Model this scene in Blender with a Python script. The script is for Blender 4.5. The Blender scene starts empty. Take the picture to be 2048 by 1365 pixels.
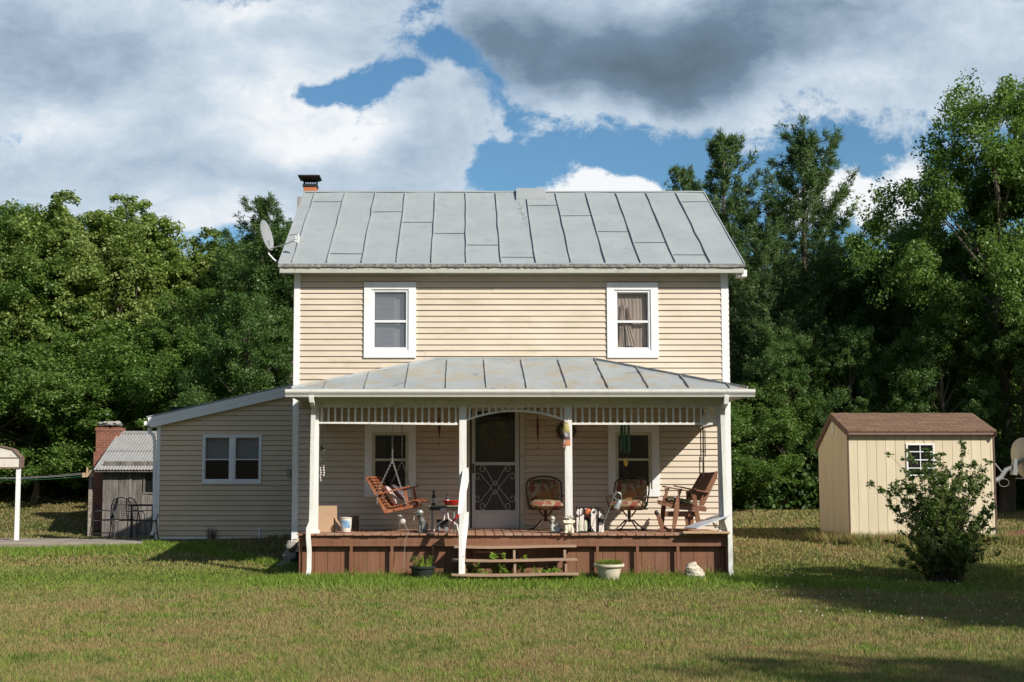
import bpy, math, random
import numpy as np
from mathutils import Vector, Matrix, Euler
R = math.radians
S = bpy.context.scene
COL = S.collection
# ------------------------------------------------------------------ camera
CAM_Z = 1.89
PITCH = R(5.38)
F = 50.0 / 36.0 * 2048.0
PX, PY = 920.0, 682.5
cam_d = bpy.data.cameras.new('camera'); cam = bpy.data.objects.new('camera', cam_d); COL.objects.link(cam)
cam.location = (0, 0, CAM_Z); cam.rotation_euler = (R(90) + PITCH, 0, 0)
cam_d.lens = 50; cam_d.sensor_width = 36; cam_d.shift_x = (1024 - PX) / 2048.0
cam_d.clip_start = 0.1; cam_d.clip_end = 3000
S.camera = cam

def ray(px, py):
    """direction in the world of a point measured on the photograph"""
    a = (px - PX) / F; u = (PY - py) / F
    y = math.cos(PITCH) - u * math.sin(PITCH); z = math.sin(PITCH) + u * math.cos(PITCH)
    return a / y, z / y
def at(px, py, Y):
    a, b = ray(px, py)
    return Vector((a * Y, Y, CAM_Z + b * Y))
def XX(px, py, Y): return at(px, py, Y).x
def ZZ(py, Y): return at(PX, py, Y).z

# ------------------------------------------------------------------ sun
SUN_TRAVEL = Vector((-1.0, 1.05, -1.0)).normalized()
sd = bpy.data.lights.new('sun', 'SUN'); sun = bpy.data.objects.new('sun', sd); COL.objects.link(sun)
sun.rotation_euler = SUN_TRAVEL.to_track_quat('-Z', 'Y').to_euler()
sun.location = (20, -20, 30)
sd.energy = 5.0; sd.angle = R(0.5); sd.color = (1.0, 0.94, 0.84)

# ------------------------------------------------------------------ world: sky with clouds
W = bpy.data.worlds.new('World'); S.world = W; W.use_nodes = True
nt = W.node_tree; nt.nodes.clear()
def N(t, **k):
    n = nt.nodes.new(t)
    for a, b in k.items(): setattr(n, a, b)
    return n
def L(a, b): nt.links.new(a, b)
def M_(op, a, b=None, c=None, clamp=False):
    n = N('ShaderNodeMath', operation=op); n.use_clamp = clamp
    for i, v in enumerate((a, b, c)):
        if v is None: continue
        if isinstance(v, (int, float)): n.inputs[i].default_value = v
        else: L(v, n.inputs[i])
    return n.outputs[0]
SKY = 0.1; EXPO = 0.22
sky = N('ShaderNodeTexSky', sky_type='NISHITA'); sky.sun_disc = False
sky.sun_elevation = math.asin(-SUN_TRAVEL.z); sky.sun_rotation = math.atan2(1.0, -1.05)
sky.air_density = 1.0; sky.dust_density = 0.6; sky.ozone_density = 2.0
tc = N('ShaderNodeTexCoord'); sx = N('ShaderNodeSeparateXYZ'); L(tc.outputs['Generated'], sx.inputs[0])
yy = M_('MAXIMUM', sx.outputs[1], 0.12)
uu = M_('DIVIDE', sx.outputs[0], yy); vv = M_('DIVIDE', sx.outputs[2], yy)
cv = N('ShaderNodeCombineXYZ'); L(uu, cv.inputs[0]); L(vv, cv.inputs[1])
P = cv.outputs[0]
def noise(scale, detail=8, rough=0.55, off=(0, 0, 0), stretch=(1, 1, 1), dist=0.0):
    mp = N('ShaderNodeMapping'); L(P, mp.inputs[0]); mp.inputs['Location'].default_value = off; mp.inputs['Scale'].default_value = stretch
    n = N('ShaderNodeTexNoise'); L(mp.outputs[0], n.inputs['Vector'])
    n.inputs['Scale'].default_value = scale; n.inputs['Detail'].default_value = detail; n.inputs['Roughness'].default_value = rough
    n.inputs['Distortion'].default_value = dist
    return n.outputs['Fac']
# warp so that cloud outlines curl
nw = N('ShaderNodeTexNoise'); L(P, nw.inputs['Vector']); nw.inputs['Scale'].default_value = 9; nw.inputs['Detail'].default_value = 6
wv = N('ShaderNodeVectorMath', operation='MULTIPLY_ADD'); L(nw.outputs['Color'], wv.inputs[0]); wv.inputs[1].default_value = (.10, .08, 0)
wb = N('ShaderNodeVectorMath', operation='ADD'); L(P, wb.inputs[0]); wb.inputs[1].default_value = (-.05, -.04, 0); L(wb.outputs[0], wv.inputs[2])
PW = wv.outputs[0]
def blobs(lst, base, src):
    acc = None
    for (px, py, rx, ry, amp) in lst:
        a, b = ray(px, py)
        s = N('ShaderNodeVectorMath', operation='SUBTRACT'); L(src, s.inputs[0]); s.inputs[1].default_value = (a, b, 0)
        m = N('ShaderNodeVectorMath', operation='MULTIPLY'); L(s.outputs[0], m.inputs[0]); m.inputs[1].default_value = (F / rx, F / ry, 0)
        d = N('ShaderNodeVectorMath', operation='DOT_PRODUCT'); L(m.outputs[0], d.inputs[0]); L(m.outputs[0], d.inputs[1])
        e = M_('POWER', 0.4, d.outputs['Value'])
        acc = M_('MULTIPLY_ADD', e, amp, acc if acc is not None else base)
    return acc
COVER = [(120, 400, 300, 60, 1.0), (380, 380, 200, 50, .7), (590, 400, 80, 40, .5), (640, 110, 140, 40, .5), (60, 60, 420, 190, 1.3), (420, 200, 330, 170, 1.1), (150, 330, 380, 100, .9), (600, 330, 260, 75, .8), (700, 25, 160, 75, 1.0),
         (885, 270, 75, 120, 1.15), (830, 350, 130, 60, .9), (560, 250, 180, 80, .5), (890, 165, 50, 60, .35), (590, 420, 150, 40, .5),
         (775, 160, 62, 46, -1.35), (708, 188, 52, 30, -1.15), (660, 168, 34, 20, -1.0), (830, 150, 34, 30, -.8), (735, 205, 30, 20, -.5), (862, 70, 48, 52, -1.5), (925, 120, 40, 45, -.9), (790, 60, 30, 25, -.3), (985, 250, 40, 160, -1.0),
         (1250, 60, 330, 165, 1.5), (1010, 20, 120, 75, .8), (1150, 170, 120, 60, .5), (1400, 200, 130, 50, .7), (1700, 60, 260, 120, 1.3), (2000, 120, 240, 160, 1.2),
         (1760, 210, 200, 60, .5), (1580, 330, 220, 45, -.8), (1230, 310, 250, 40, -.8), (1580, 195, 60, 18, -.4), (500, 378, 95, 20, -1.5), (420, 440, 140, 60, .5),
         (1165, 362, 66, 44, 1.5), (1100, 392, 60, 16, .9), (1268, 374, 34, 30, 1.4), (1330, 386, 38, 12, .6), (990, 253, 24, 26, 1.5), (1745, 405, 105, 56, 1.5), (1660, 400, 60, 60, .8)]
SHADE = [(560, 230, 170, 95, .24), (680, 290, 130, 40, .22), (120, 230, 130, 55, .22), (540, 10, 110, 30, .2), (820, 10, 60, 30, .1), (900, 160, 40, 60, .15),
         (830, 330, 100, 70, -.14), (240, 80, 220, 60, -.12), (330, 300, 160, 60, -.07), (60, 60, 120, 80, -.04), (1170, 365, 90, 42, .7), (1270, 378, 38, 24, .6), (1740, 410, 120, 55, .5), (1650, 395, 60, 50, .4),
         (1230, 120, 290, 70, -.44), (1120, 30, 300, 70, -.26), (1500, 70, 230, 76, -.34), (1350, 160, 110, 45, -.25), (1600, 10, 150, 30, -.15), (980, 60, 80, 60, -.1),
         (1640, 140, 140, 45, .22), (1900, 80, 180, 50, .12), (1400, 225, 160, 25, .12), (1130, 200, 70, 30, .1), (1850, 200, 120, 50, .1), (480, 430, 120, 50, .15)]
Fc = blobs(COVER, -0.05, PW)
n1 = noise(6, 4, 0.5, off=(3.1, 1.7, 0), stretch=(1, 1.35, 1))
Fc = M_('ADD', Fc, M_('MULTIPLY', M_('SUBTRACT', n1, 0.5), 1.3))
n3 = noise(22, 12, 0.72, off=(1.1, 7.7, 0), stretch=(1, 1.15, 1), dist=.25)
d3 = M_('MULTIPLY', M_('SUBTRACT', n3, 0.5), 4.2)
Fc = M_('ADD', Fc, d3)
# soft, wispy edges except for the white cumulus heaps low over the roof
mr = N('ShaderNodeMapRange', interpolation_type='SMOOTHSTEP'); L(Fc, mr.inputs[0]); mr.inputs[1].default_value = 0.0; mr.inputs[2].default_value = 0.85
fr = N('ShaderNodeMapRange'); L(sx.outputs[1], fr.inputs[0]); fr.inputs[1].default_value = 0.1; fr.inputs[2].default_value = 0.5
alpha = M_('MULTIPLY', mr.outputs[0], fr.outputs[0])
G = blobs(SHADE, 0.70, PW)
n2 = noise(6.5, 10, 0.6, off=(8.1, 2.7, 0), stretch=(1, 1.6, 1), dist=.3)
G = M_('ADD', G, M_('MULTIPLY', M_('SUBTRACT', n2, 0.5), 0.75))
n4 = noise(24, 8, 0.66, off=(2.1, 4.7, 0), stretch=(1, 1.5, 1), dist=.3)
G = M_('ADD', G, M_('MULTIPLY', M_('SUBTRACT', n4, 0.5), 0.40))
# thin margins of a cloud catch more light than its thick body
edge = N('ShaderNodeMapRange'); L(Fc, edge.inputs[0]); edge.inputs[1].default_value = 0.3; edge.inputs[2].default_value = 1.3; edge.inputs[3].default_value = 0.10; edge.inputs[4].default_value = 0.0
G = M_('ADD', G, edge.outputs[0])
cr = N('ShaderNodeValToRGB'); L(G, cr.inputs[0])
K = 1.0 / (SKY * 2 ** EXPO)
els = cr.color_ramp.elements
els[0].position = 0.0; els[0].color = (.125, .18, .235, 1)
els[1].position = 1.0; els[1].color = (.93, .95, .97, 1)
for p, c in ((.28, (.17, .255, .35, 1)), (.55, (.38, .49, .62, 1)), (.78, (.60, .70, .80, 1)), (.92, (.80, .85, .90, 1))):
    e = els.new(p); e.color = c
ck = N('ShaderNodeVectorMath', operation='SCALE'); L(cr.outputs[0], ck.inputs[0]); ck.inputs['Scale'].default_value = K
skt = N('ShaderNodeMix', data_type='RGBA', blend_type='MULTIPLY'); skt.inputs['Factor'].default_value = 1.0
L(sky.outputs[0], skt.inputs['A'])
tnt = N('ShaderNodeMix', data_type='RGBA'); L(fr.outputs[0], tnt.inputs['Factor']); 
bk_ = N('ShaderNodeMapRange'); L(sx.outputs[2], bk_.inputs[0]); bk_.inputs[1].default_value = .12; bk_.inputs[2].default_value = .5     # rear sky tinted dim low and bright high, to set the fill light in shade
tb_ = N('ShaderNodeMix', data_type='RGBA'); L(bk_.outputs[0], tb_.inputs['Factor']); tb_.inputs['A'].default_value = (.34, .34, .30, 1); tb_.inputs['B'].default_value = (1.25, 1.16, 1.05, 1); L(tb_.outputs['Result'], tnt.inputs['A']); tnt.inputs['B'].default_value = (.56, .82, .93, 1); L(tnt.outputs['Result'], skt.inputs['B'])
mx = N('ShaderNodeMix', data_type='RGBA'); L(alpha, mx.inputs['Factor']); L(skt.outputs['Result'], mx.inputs['A']); L(ck.outputs[0], mx.inputs['B'])
bg = N('ShaderNodeBackground'); bg.inputs['Strength'].default_value = SKY; L(mx.outputs['Result'], bg.inputs[0])
ow = N('ShaderNodeOutputWorld'); L(bg.outputs[0], ow.inputs[0])
W.cycles.sampling_method = 'MANUAL'; W.cycles.sample_map_resolution = 512
S.view_settings.view_transform = 'Standard'; S.view_settings.look = 'None'; S.view_settings.gamma = 1.0; S.view_settings.exposure = EXPO
S.cycles.max_bounces = 6; S.cycles.transparent_max_bounces = 8; S.cycles.diffuse_bounces = 3

# ------------------------------------------------------------------ mesh builder
class MB:
    def __init__(s): s.v = []; s.f = []; s.mi = []; s.m = 0
    def add(s, vs, fs):
        o = len(s.v); s.v.extend([tuple(v) for v in vs])
        for f in fs: s.f.append(tuple(i + o for i in f)); s.mi.append(s.m)
        return s
    def boxr(s, x0, x1, y0, y1, z0, z1):
        x0, x1 = min(x0, x1), max(x0, x1); y0, y1 = min(y0, y1), max(y0, y1); z0, z1 = min(z0, z1), max(z0, z1)
        return s.add([(x0, y0, z0), (x1, y0, z0), (x1, y1, z0), (x0, y1, z0), (x0, y0, z1), (x1, y0, z1), (x1, y1, z1), (x0, y1, z1)],
                     [(0, 3, 2, 1), (4, 5, 6, 7), (0, 1, 5, 4), (1, 2, 6, 5), (2, 3, 7, 6), (3, 0, 4, 7)])
    def box(s, c, sz, rot=None):
        m = rot if isinstance(rot, Matrix) else (Euler(rot).to_matrix() if rot else Matrix.Identity(3))
        c = Vector(c); h = [q / 2 for q in sz]; vs = []
        for dx, dy, dz in ((-1, -1, -1), (1, -1, -1), (1, 1, -1), (-1, 1, -1), (-1, -1, 1), (1, -1, 1), (1, 1, 1), (-1, 1, 1)):
            vs.append(c + m @ Vector((dx * h[0], dy * h[1], dz * h[2])))
        return s.add(vs, [(0, 3, 2, 1), (4, 5, 6, 7), (0, 1, 5, 4), (1, 2, 6, 5), (2, 3, 7, 6), (3, 0, 4, 7)])
    def bar(s, p0, p1, w, h, up=(0, 0, 1)):
        """board from p0 to p1: h along 'up', w across"""
        p0 = Vector(p0); p1 = Vector(p1); d = (p1 - p0).normalized(); up = Vector(up)
        r = d.cross(up)
        if r.length < 1e-4: r = d.cross(Vector((0, 1, 0)))
        r.normalize(); u = r.cross(d)
        vs = []
        for p in (p0, p1):
            for a, b in ((-1, -1), (1, -1), (1, 1), (-1, 1)): vs.append(p + r * (a * w / 2) + u * (b * h / 2))
        return s.add(vs, [(0, 1, 2, 3), (7, 6, 5, 4), (0, 4, 5, 1), (1, 5, 6, 2), (2, 6, 7, 3), (3, 7, 4, 0)])
    def tube(s, pts, r, seg=8, closed=False):
        pts = [Vector(p) for p in pts]; n = len(pts)
        rs = r if isinstance(r, (list, tuple)) else [r] * n
        o = len(s.v); prev = None
        for i, p in enumerate(pts):
            if closed: d = pts[(i + 1) % n] - pts[i - 1]
            else: d = pts[min(i + 1, n - 1)] - pts[max(i - 1, 0)]
            d = d.normalized() if d.length > 1e-9 else Vector((0, 0, 1))
            if prev is None:
                a = d.cross(Vector((0, 0, 1)))
                if a.length < .1: a = d.cross(Vector((1, 0, 0)))
            else: a = prev - d * prev.dot(d)
            a.normalize(); prev = a; b = d.cross(a)
            for k in range(seg):
                t = 2 * math.pi * k / seg
                s.v.append(tuple(p + (a * math.cos(t) + b * math.sin(t)) * rs[i]))
        m = n if closed else n - 1
        for i in range(m):
            i2 = (i + 1) % n
            for k in range(seg):
                k2 = (k + 1) % seg
                s.f.append((o + i * seg + k, o + i * seg + k2, o + i2 * seg + k2, o + i2 * seg + k)); s.mi.append(s.m)
        if not closed:
            s.f.append(tuple(o + k for k in range(seg))[::-1]); s.mi.append(s.m)
            s.f.append(tuple(o + (n - 1) * seg + k for k in range(seg))); s.mi.append(s.m)
        return s
    def lathe(s, prof, c=(0, 0, 0), seg=20, M=None, cap=True):
        o = len(s.v); c = Vector(c)
        for (r, z) in prof:
            for k in range(seg):
                t = 2 * math.pi * k / seg; p = Vector((r * math.cos(t), r * math.sin(t), z))
                if M is not None: p = M @ p
                s.v.append(tuple(c + p))
        for i in range(len(prof) - 1):
            for k in range(seg):
                k2 = (k + 1) % seg
                s.f.append((o + i * seg + k, o + i * seg + k2, o + (i + 1) * seg + k2, o + (i + 1) * seg + k)); s.mi.append(s.m)
        if cap:
            s.f.append(tuple(o + k for k in range(seg))[::-1]); s.mi.append(s.m)
            s.f.append(tuple(o + (len(prof) - 1) * seg + k for k in range(seg))); s.mi.append(s.m)
        return s
    def prism(s, poly, ext):
        """closed polygon of 3-D points pushed along vector ext"""
        n = len(poly); e = Vector(ext); vs = [Vector(p) for p in poly] + [Vector(p) + e for p in poly]
        fs = [tuple(range(n)), tuple(range(2 * n - 1, n - 1, -1))]
        for i in range(n): j = (i + 1) % n; fs.append((i, i + n, j + n, j))
        return s.add(vs, fs)
    def ball(s, c, r, seg=14, ring=9, M=None):
        if isinstance(r, (int, float)): r = (r, r, r)
        c = Vector(c); o = len(s.v)
        for i in range(ring + 1):
            ph = math.pi * i / ring
            for k in range(seg):
                t = 2 * math.pi * k / seg
                p = Vector((r[0] * math.sin(ph) * math.cos(t), r[1] * math.sin(ph) * math.sin(t), r[2] * math.cos(ph)))
                if M is not None: p = M @ p
                s.v.append(tuple(c + p))
        for i in range(ring):
            for k in range(seg):
                k2 = (k + 1) % seg
                s.f.append((o + i * seg + k, o + (i + 1) * seg + k, o + (i + 1) * seg + k2, o + i * seg + k2)); s.mi.append(s.m)
        return s
    def build(s, name, mats, parent=None, smooth=True, bevel=0, loc=None):
        if not isinstance(mats, (list, tuple)): mats = [mats]
        me = bpy.data.meshes.new(name)
        org = Vector((0, 0, 0))
        if parent is not None:
            q = parent
            while q.parent is not None: q = q.parent
            org = Vector(q.location)
        elif loc is not None: org = Vector(loc)
        me.from_pydata([tuple(Vector(v) - org) for v in s.v], [], s.f)
        for m in mats: me.materials.append(m)
        me.polygons.foreach_set('material_index', s.mi)
        if smooth:
            me.polygons.foreach_set('use_smooth', [True] * len(me.polygons)); me.set_sharp_from_angle(angle=R(38))
        me.validate(); me.update()
        o = bpy.data.objects.new(name, me); COL.objects.link(o)
        if parent is not None: o.parent = parent
        elif loc is not None: o.location = loc
        if bevel:
            b = o.modifiers.new('bevel', 'BEVEL'); b.width = bevel; b.segments = 2; b.limit_method = 'ANGLE'; b.angle_limit = R(40); b.harden_normals = True
        return o
def tag(o, label=None, cat=None, group=None, kind=None):
    if label: o['label'] = label
    if cat: o['category'] = cat
    if group: o['group'] = group
    if kind: o['kind'] = kind
    return o
def thing(name, label, cat, loc=(0, 0, 0), rz=0, group=None):
    o = bpy.data.objects.new(name, None); COL.objects.link(o); o.location = loc; o.rotation_euler = (0, 0, rz); o.empty_display_size = .2
    return tag(o, label, cat, group)
def copy_tree(o, parent=None):
    c = o.copy(); COL.objects.link(c); c.parent = parent
    for ch in [q for q in bpy.data.objects if q.parent == o]: copy_tree(ch, c)
    return c

# ------------------------------------------------------------------ materials
class MT:
    """little wrapper round a material's node tree"""
    def __init__(s, name):
        s.mat = bpy.data.materials.new(name); s.mat.use_nodes = True; s.t = s.mat.node_tree; s.t.nodes.clear()
        s.out = s.n('ShaderNodeOutputMaterial'); s.b = s.n('ShaderNodeBsdfPrincipled'); s.l(s.b.outputs[0], s.out.inputs[0])
        s.tc = s.n('ShaderNodeTexCoord'); s.geo = s.n('ShaderNodeNewGeometry')
    def n(s, t, **k):
        n = s.t.nodes.new(t)
        for a, b in k.items(): setattr(n, a, b)
        return n
    def l(s, a, b): s.t.links.new(a, b)
    def sk(s, sock, v):
        if isinstance(v, (int, float, tuple, list)): sock.default_value = v
        else: s.l(v, sock)
    def m(s, op, a, b=0.0, c=None, clamp=False):
        n = s.n('ShaderNodeMath', operation=op); n.use_clamp = clamp; s.sk(n.inputs[0], a); s.sk(n.inputs[1], b)
        if c is not None: s.sk(n.inputs[2], c)
        return n.outputs[0]
    def noise(s, scale=5, detail=5, rough=.55, stretch=(1, 1, 1), world=True, off=(0, 0, 0), dist=0):
        mp = s.n('ShaderNodeMapping'); s.l(s.geo.outputs['Position'] if world else s.tc.outputs['Object'], mp.inputs[0])
        mp.inputs['Scale'].default_value = stretch; mp.inputs['Location'].default_value = off
        n = s.n('ShaderNodeTexNoise'); s.l(mp.outputs[0], n.inputs['Vector']); n.inputs['Scale'].default_value = scale
        n.inputs['Detail'].default_value = detail; n.inputs['Roughness'].default_value = rough; n.inputs['Distortion'].default_value = dist
        return n.outputs['Fac']
    def ramp(s, fac, stops):
        n = s.n('ShaderNodeValToRGB'); s.l(fac, n.inputs[0]); e = n.color_ramp.elements
        e[0].position = stops[0][0]; e[0].color = (*stops[0][1], 1); e[1].position = stops[-1][0]; e[1].color = (*stops[-1][1], 1)
        for p, c in stops[1:-1]: q = e.new(p); q.color = (*c, 1)
        return n.outputs[0]
    def mix(s, fac, a, b, blend='MIX'):
        n = s.n('ShaderNodeMix', data_type='RGBA', blend_type=blend); s.sk(n.inputs['Factor'], fac)
        s.sk(n.inputs['A'], (*a, 1) if isinstance(a, tuple) and len(a) == 3 else a); s.sk(n.inputs['B'], (*b, 1) if isinstance(b, tuple) and len(b) == 3 else b)
        return n.outputs['Result']
    def rng(s, v, a, b, c=0.0, d=1.0):
        n = s.n('ShaderNodeMapRange'); s.sk(n.inputs[0], v); n.inputs[1].default_value = a; n.inputs[2].default_value = b; n.inputs[3].default_value = c; n.inputs[4].default_value = d
        return n.outputs[0]
    def bump(s, h, strength=.3, dist=.01):
        n = s.n('ShaderNodeBump'); s.sk(n.inputs['Height'], h); n.inputs['Strength'].default_value = strength; n.inputs['Distance'].default_value = dist
        s.l(n.outputs[0], s.b.inputs['Normal'])
    def col(s, c): s.sk(s.b.inputs['Base Color'], (*c, 1) if isinstance(c, tuple) and len(c) == 3 else c)
    def rough(s, v): s.sk(s.b.inputs['Roughness'], v)
def mul(c, k): return tuple(min(1, q * k) for q in c)
def basic(name, c, rough=.6, var=.18, scale=6, bump=.15, bscale=60, metal=0, stretch=(1, 1, 1), dirt=None, damt=.35, dscale=2.5, world=True):
    t = MT(name)
    n = t.noise(scale, 6, .6, stretch, world)
    col = t.ramp(n, [(.3, mul(c, 1 - var)), (.7, mul(c, 1 + var))])
    if dirt:
        d = t.noise(dscale, 8, .7, (1, 1, 1), world, off=(7, 3, 1)); f = t.rng(d, .52, .72, 0, damt)
        col = t.mix(f, col, dirt)
    t.col(col); t.rough(rough); t.b.inputs['Metallic'].default_value = metal
    if bump: t.bump(t.noise(bscale, 4, .6, stretch, world), bump, .004)
    return t.mat
M = {}
M['white'] = basic('white_paint', (.72, .72, .70), .45, .05, 3, .05, 40, dirt=(.34, .32, .24), damt=.3, dscale=5)
M['white_old'] = basic('weathered_white_paint', (.70, .69, .65), .6, .08, 8, .2, 50, stretch=(1, 1, .2), dirt=(.20, .18, .13), damt=.5, dscale=7)
M['trim'] = basic('white_trim_vinyl', (.78, .79, .80), .4, .03, 3, .02, 40, dirt=(.45, .42, .34), damt=.25, dscale=4)
M['fascia'] = basic('greyish_fascia', (.44, .45, .40), .5, .08, 3, .05, 40, stretch=(1, 1, 3), dirt=(.18, .18, .12), damt=.5, dscale=6)
M['beam'] = basic('mossy_beam_paint', (.60, .59, .47), .6, .08, 3, .05, 40, stretch=(1, 1, 3), dirt=(.22, .22, .12), damt=.5, dscale=5)
M['alum'] = basic('white_aluminium', (.70, .70, .66), .35, .04, 3, .02, 30, dirt=(.3, .28, .2), damt=.3, dscale=8)
M['black'] = basic('black_metal', (.018, .018, .02), .45, .2, 10)
M['darkbrown'] = basic('dark_brown_metal', (.035, .022, .015), .4, .3, 14)
M['grey_metal'] = basic('grey_metal', (.28, .29, .30), .4, .1, 8, .05, 40, metal=.3)
M['chain'] = basic('galvanised_chain', (.45, .45, .44), .35, .1, 20, 0, metal=.7)
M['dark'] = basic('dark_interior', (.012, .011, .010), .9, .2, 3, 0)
M['soffit'] = basic('porch_ceiling_paint', (.5, .5, .42), .7, .06, 3, .03)
M['clay'] = basic('clay_flue', (.50, .16, .06), .7, .15, 8, .2)
M['stone'] = basic('grey_stone', (.20, .19, .165), .85, .35, 5, .6, 12, dirt=(.05, .06, .03), damt=.6, dscale=4)
M['mortar'] = basic('mortar_cap', (.27, .26, .24), .9, .3, 8, .7, 10, dirt=(.10, .10, .09), damt=.6, dscale=6)

def m_siding():
    t = MT('vinyl_siding')
    big = t.noise(.9, 5, .6, (1, 1, 1.5))
    c = t.ramp(big, [(.3, (.56, .475, .375)), (.55, (.61, .52, .415)), (.8, (.64, .555, .45))])
    st = t.noise(3.2, 8, .75, (.35, 1, 2.2), off=(3, 0, 8)); c = t.mix(t.rng(st, .52, .70, 0, .6), c, (.40, .35, .20))
    sp = t.noise(30, 4, .7, (.6, 1, 1)); c = t.mix(t.rng(sp, .64, .74, 0, .35), c, (.22, .19, .12))
    fn = t.noise(1.4, 6, .8, (2.0, 1, 1.2), off=(9, 2, 1)); c = t.mix(t.rng(fn, .62, .75, 0, .35), c, (.30, .29, .17))
    t.col(c); t.rough(.5)
    t.bump(t.noise(5, 3, .5, (.5, 1, 6)), .25, .004)
    return t.mat
M['siding'] = m_siding()
def m_siding2():
    t = MT('tan_vinyl_siding')
    big = t.noise(.9, 5, .6, (1, 1, 1.5))
    c = t.ramp(big, [(.3, (.58, .45, .30)), (.55, (.63, .495, .335)), (.8, (.66, .53, .37))])
    st = t.noise(2.6, 8, .75, (.35, 1, 2.2), off=(3, 0, 8)); c = t.mix(t.rng(st, .56, .72, 0, .5), c, (.26, .25, .14))
    sp = t.noise(1.3, 7, .8, (1.6, 1, 1.2), off=(1, 1, 4)); c = t.mix(t.rng(sp, .64, .72, 0, .6), c, (.10, .09, .06))
    t.col(c); t.rough(.5); t.bump(t.noise(5, 3, .5, (.5, 1, 6)), .25, .004)
    return t.mat
M['siding2'] = m_siding2()
def m_roof(name, rust):
    t = MT(name)
    c = t.ramp(t.noise(1.3, 6, .6, (1, .7, .7)), [(.3, (.275, .302, .308)), (.7, (.345, .372, .375))])
    br = t.noise(2.2, 5, .6, (.5, 9, 9)); c = t.mix(t.rng(br, .35, .7, 0, .28), c, (.39, .415, .42))
    sc = t.noise(4, 9, .75, (1, .8, .8), off=(4, 2, 2)); c = t.mix(t.rng(sc, .55, .72, 0, .5), c, (.17, .19, .19))
    if rust:
        r = t.noise(1.5, 7, .68, (1, 1, 1), off=(2.5, 0, 1)); edge = t.m('SUBTRACT', 1.0, t.rng(t.m('ABSOLUTE', t.m('SUBTRACT', r, .57)), 0, .075), clamp=True)
        c = t.mix(t.m('MULTIPLY', edge, .5), c, (.36, .25, .10))
        r2 = t.noise(2.4, 4, .5, (1, 1, 1), off=(8, 1, 1)); c = t.mix(t.rng(r2, .66, .69, 0, .5), c, (.14, .14, .13))
    t.col(c); t.rough(.55); t.b.inputs['Metallic'].default_value = 0.0
    t.bump(t.noise(1.6, 4, .6, (1, 2.5, 2.5)), .5, .02)
    return t.mat
M['roof'] = m_roof('painted_tin_roof', False); M['roof2'] = m_roof('rusty_painted_tin_roof', True)
M['lichen'] = basic('lichen_drip_edge', (.22, .22, .20), .9, .6, 16, .8, 40, stretch=(1, 1, 1), dirt=(.03, .03, .028), damt=.9, dscale=11)
def m_wood(name, a, b, scale=3, axis='x', rough=.7, worn=None, wamt=.5, bump=.3):
    t = MT(name)
    st = {'x': (.12, 1, 1), 'y': (1, .12, 1), 'z': (1, 1, .12)}[axis]
    g = t.noise(scale * 8, 7, .65, st, dist=.4); c = t.ramp(g, [(.3, a), (.7, b)])
    isl = t.geo.outputs['Random Per Island']; c = t.mix(t.rng(isl, 0, 1, 0, .35), c, mul(a, .75))
    if worn:
        w = t.noise(3.3, 7, .75, st, off=(5, 5, 5)); c = t.mix(t.rng(w, .5, .68, 0, wamt), c, worn)
    t.col(c); t.rough(rough); t.bump(g, bump, .003)
    return t.mat
M['skirt'] = m_wood('brown_painted_boards', (.165, .070, .036), (.24, .108, .058), 2, 'z', .6, (.27, .17, .12), .3, .2)
M['deck'] = m_wood('worn_deck_boards', (.27, .13, .075), (.40, .215, .135), 2.5, 'y', .7, (.42, .33, .27), .6, .4)
M['tread'] = m_wood('worn_step_boards', (.30, .19, .12), (.42, .29, .20), 2.5, 'x', .7, (.14, .12, .09), .5, .4)
M['swing'] = m_wood('redwood_stained_slats', (.24, .072, .03), (.37, .13, .055), 3, 'y', .5, (.55, .30, .18), .4)
M['glider'] = m_wood('brown_stained_wood', (.15, .060, .030), (.26, .115, .06), 3, 'z', .5, (.33, .18, .11), .3)
M['greywood'] = m_wood('weathered_grey_boards', (.085, .075, .065), (.30, .275, .25), 1.6, 'z', .9, (.035, .028, .024), .65, .8)
M['walkwood'] = m_wood('weathered_walk_boards', (.20, .17, .14), (.42, .37, .31), 2, 'x', .9, (.10, .075, .05), .7, .6)
M['paintwood'] = m_wood('peeling_white_boards', (.72, .71, .68), (.84, .83, .80), 2, 'z', .6, (.25, .21, .16), .35, .4)
def m_glass(name, c=(.02, .022, .025), a=.25, rough=.03):
    t = MT(name); t.col(c); t.rough(rough)
    t.b.inputs['IOR'].default_value = 1.5; t.b.inputs['Alpha'].default_value = a
    return t.mat
M['glass'] = m_glass('window_glass', a=.30); M['glass_sky_toned'] = m_glass('sky_toned_glass', (.17, .19, .23), .40, .3); M['glass_curt'] = m_glass('curtained_glass', (.04, .04, .045), .22, .08)  # second pane's base colour is raised to imitate reflected sky
def m_leaf(name, cols, trans=.35, rough=.5):
    t = MT(name)
    rnd = t.geo.outputs['Random Per Island']
    c = t.ramp(rnd, [(i / (len(cols) - 1), q) for i, q in enumerate(cols)])
    oi = t.n('ShaderNodeObjectInfo'); c = t.mix(t.rng(oi.outputs['Random'], 0, 1, 0, .35), c, mul(cols[0], .8))
    big = t.noise(.45, 3, .5); c = t.mix(t.rng(big, .4, .65, 0, .35), c, cols[-1])
    t.col(c); t.rough(.45); t.b.inputs['Specular IOR Level'].default_value = .4
    tr = t.n('ShaderNodeBsdfTranslucent'); t.l(t.mix(.5, c, (.16, .28, .035)), tr.inputs[0])
    ms = t.n('ShaderNodeMixShader'); ms.inputs[0].default_value = trans; t.l(t.b.outputs[0], ms.inputs[1]); t.l(tr.outputs[0], ms.inputs[2]); t.l(ms.outputs[0], t.out.inputs[0])
    return t.mat
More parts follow.
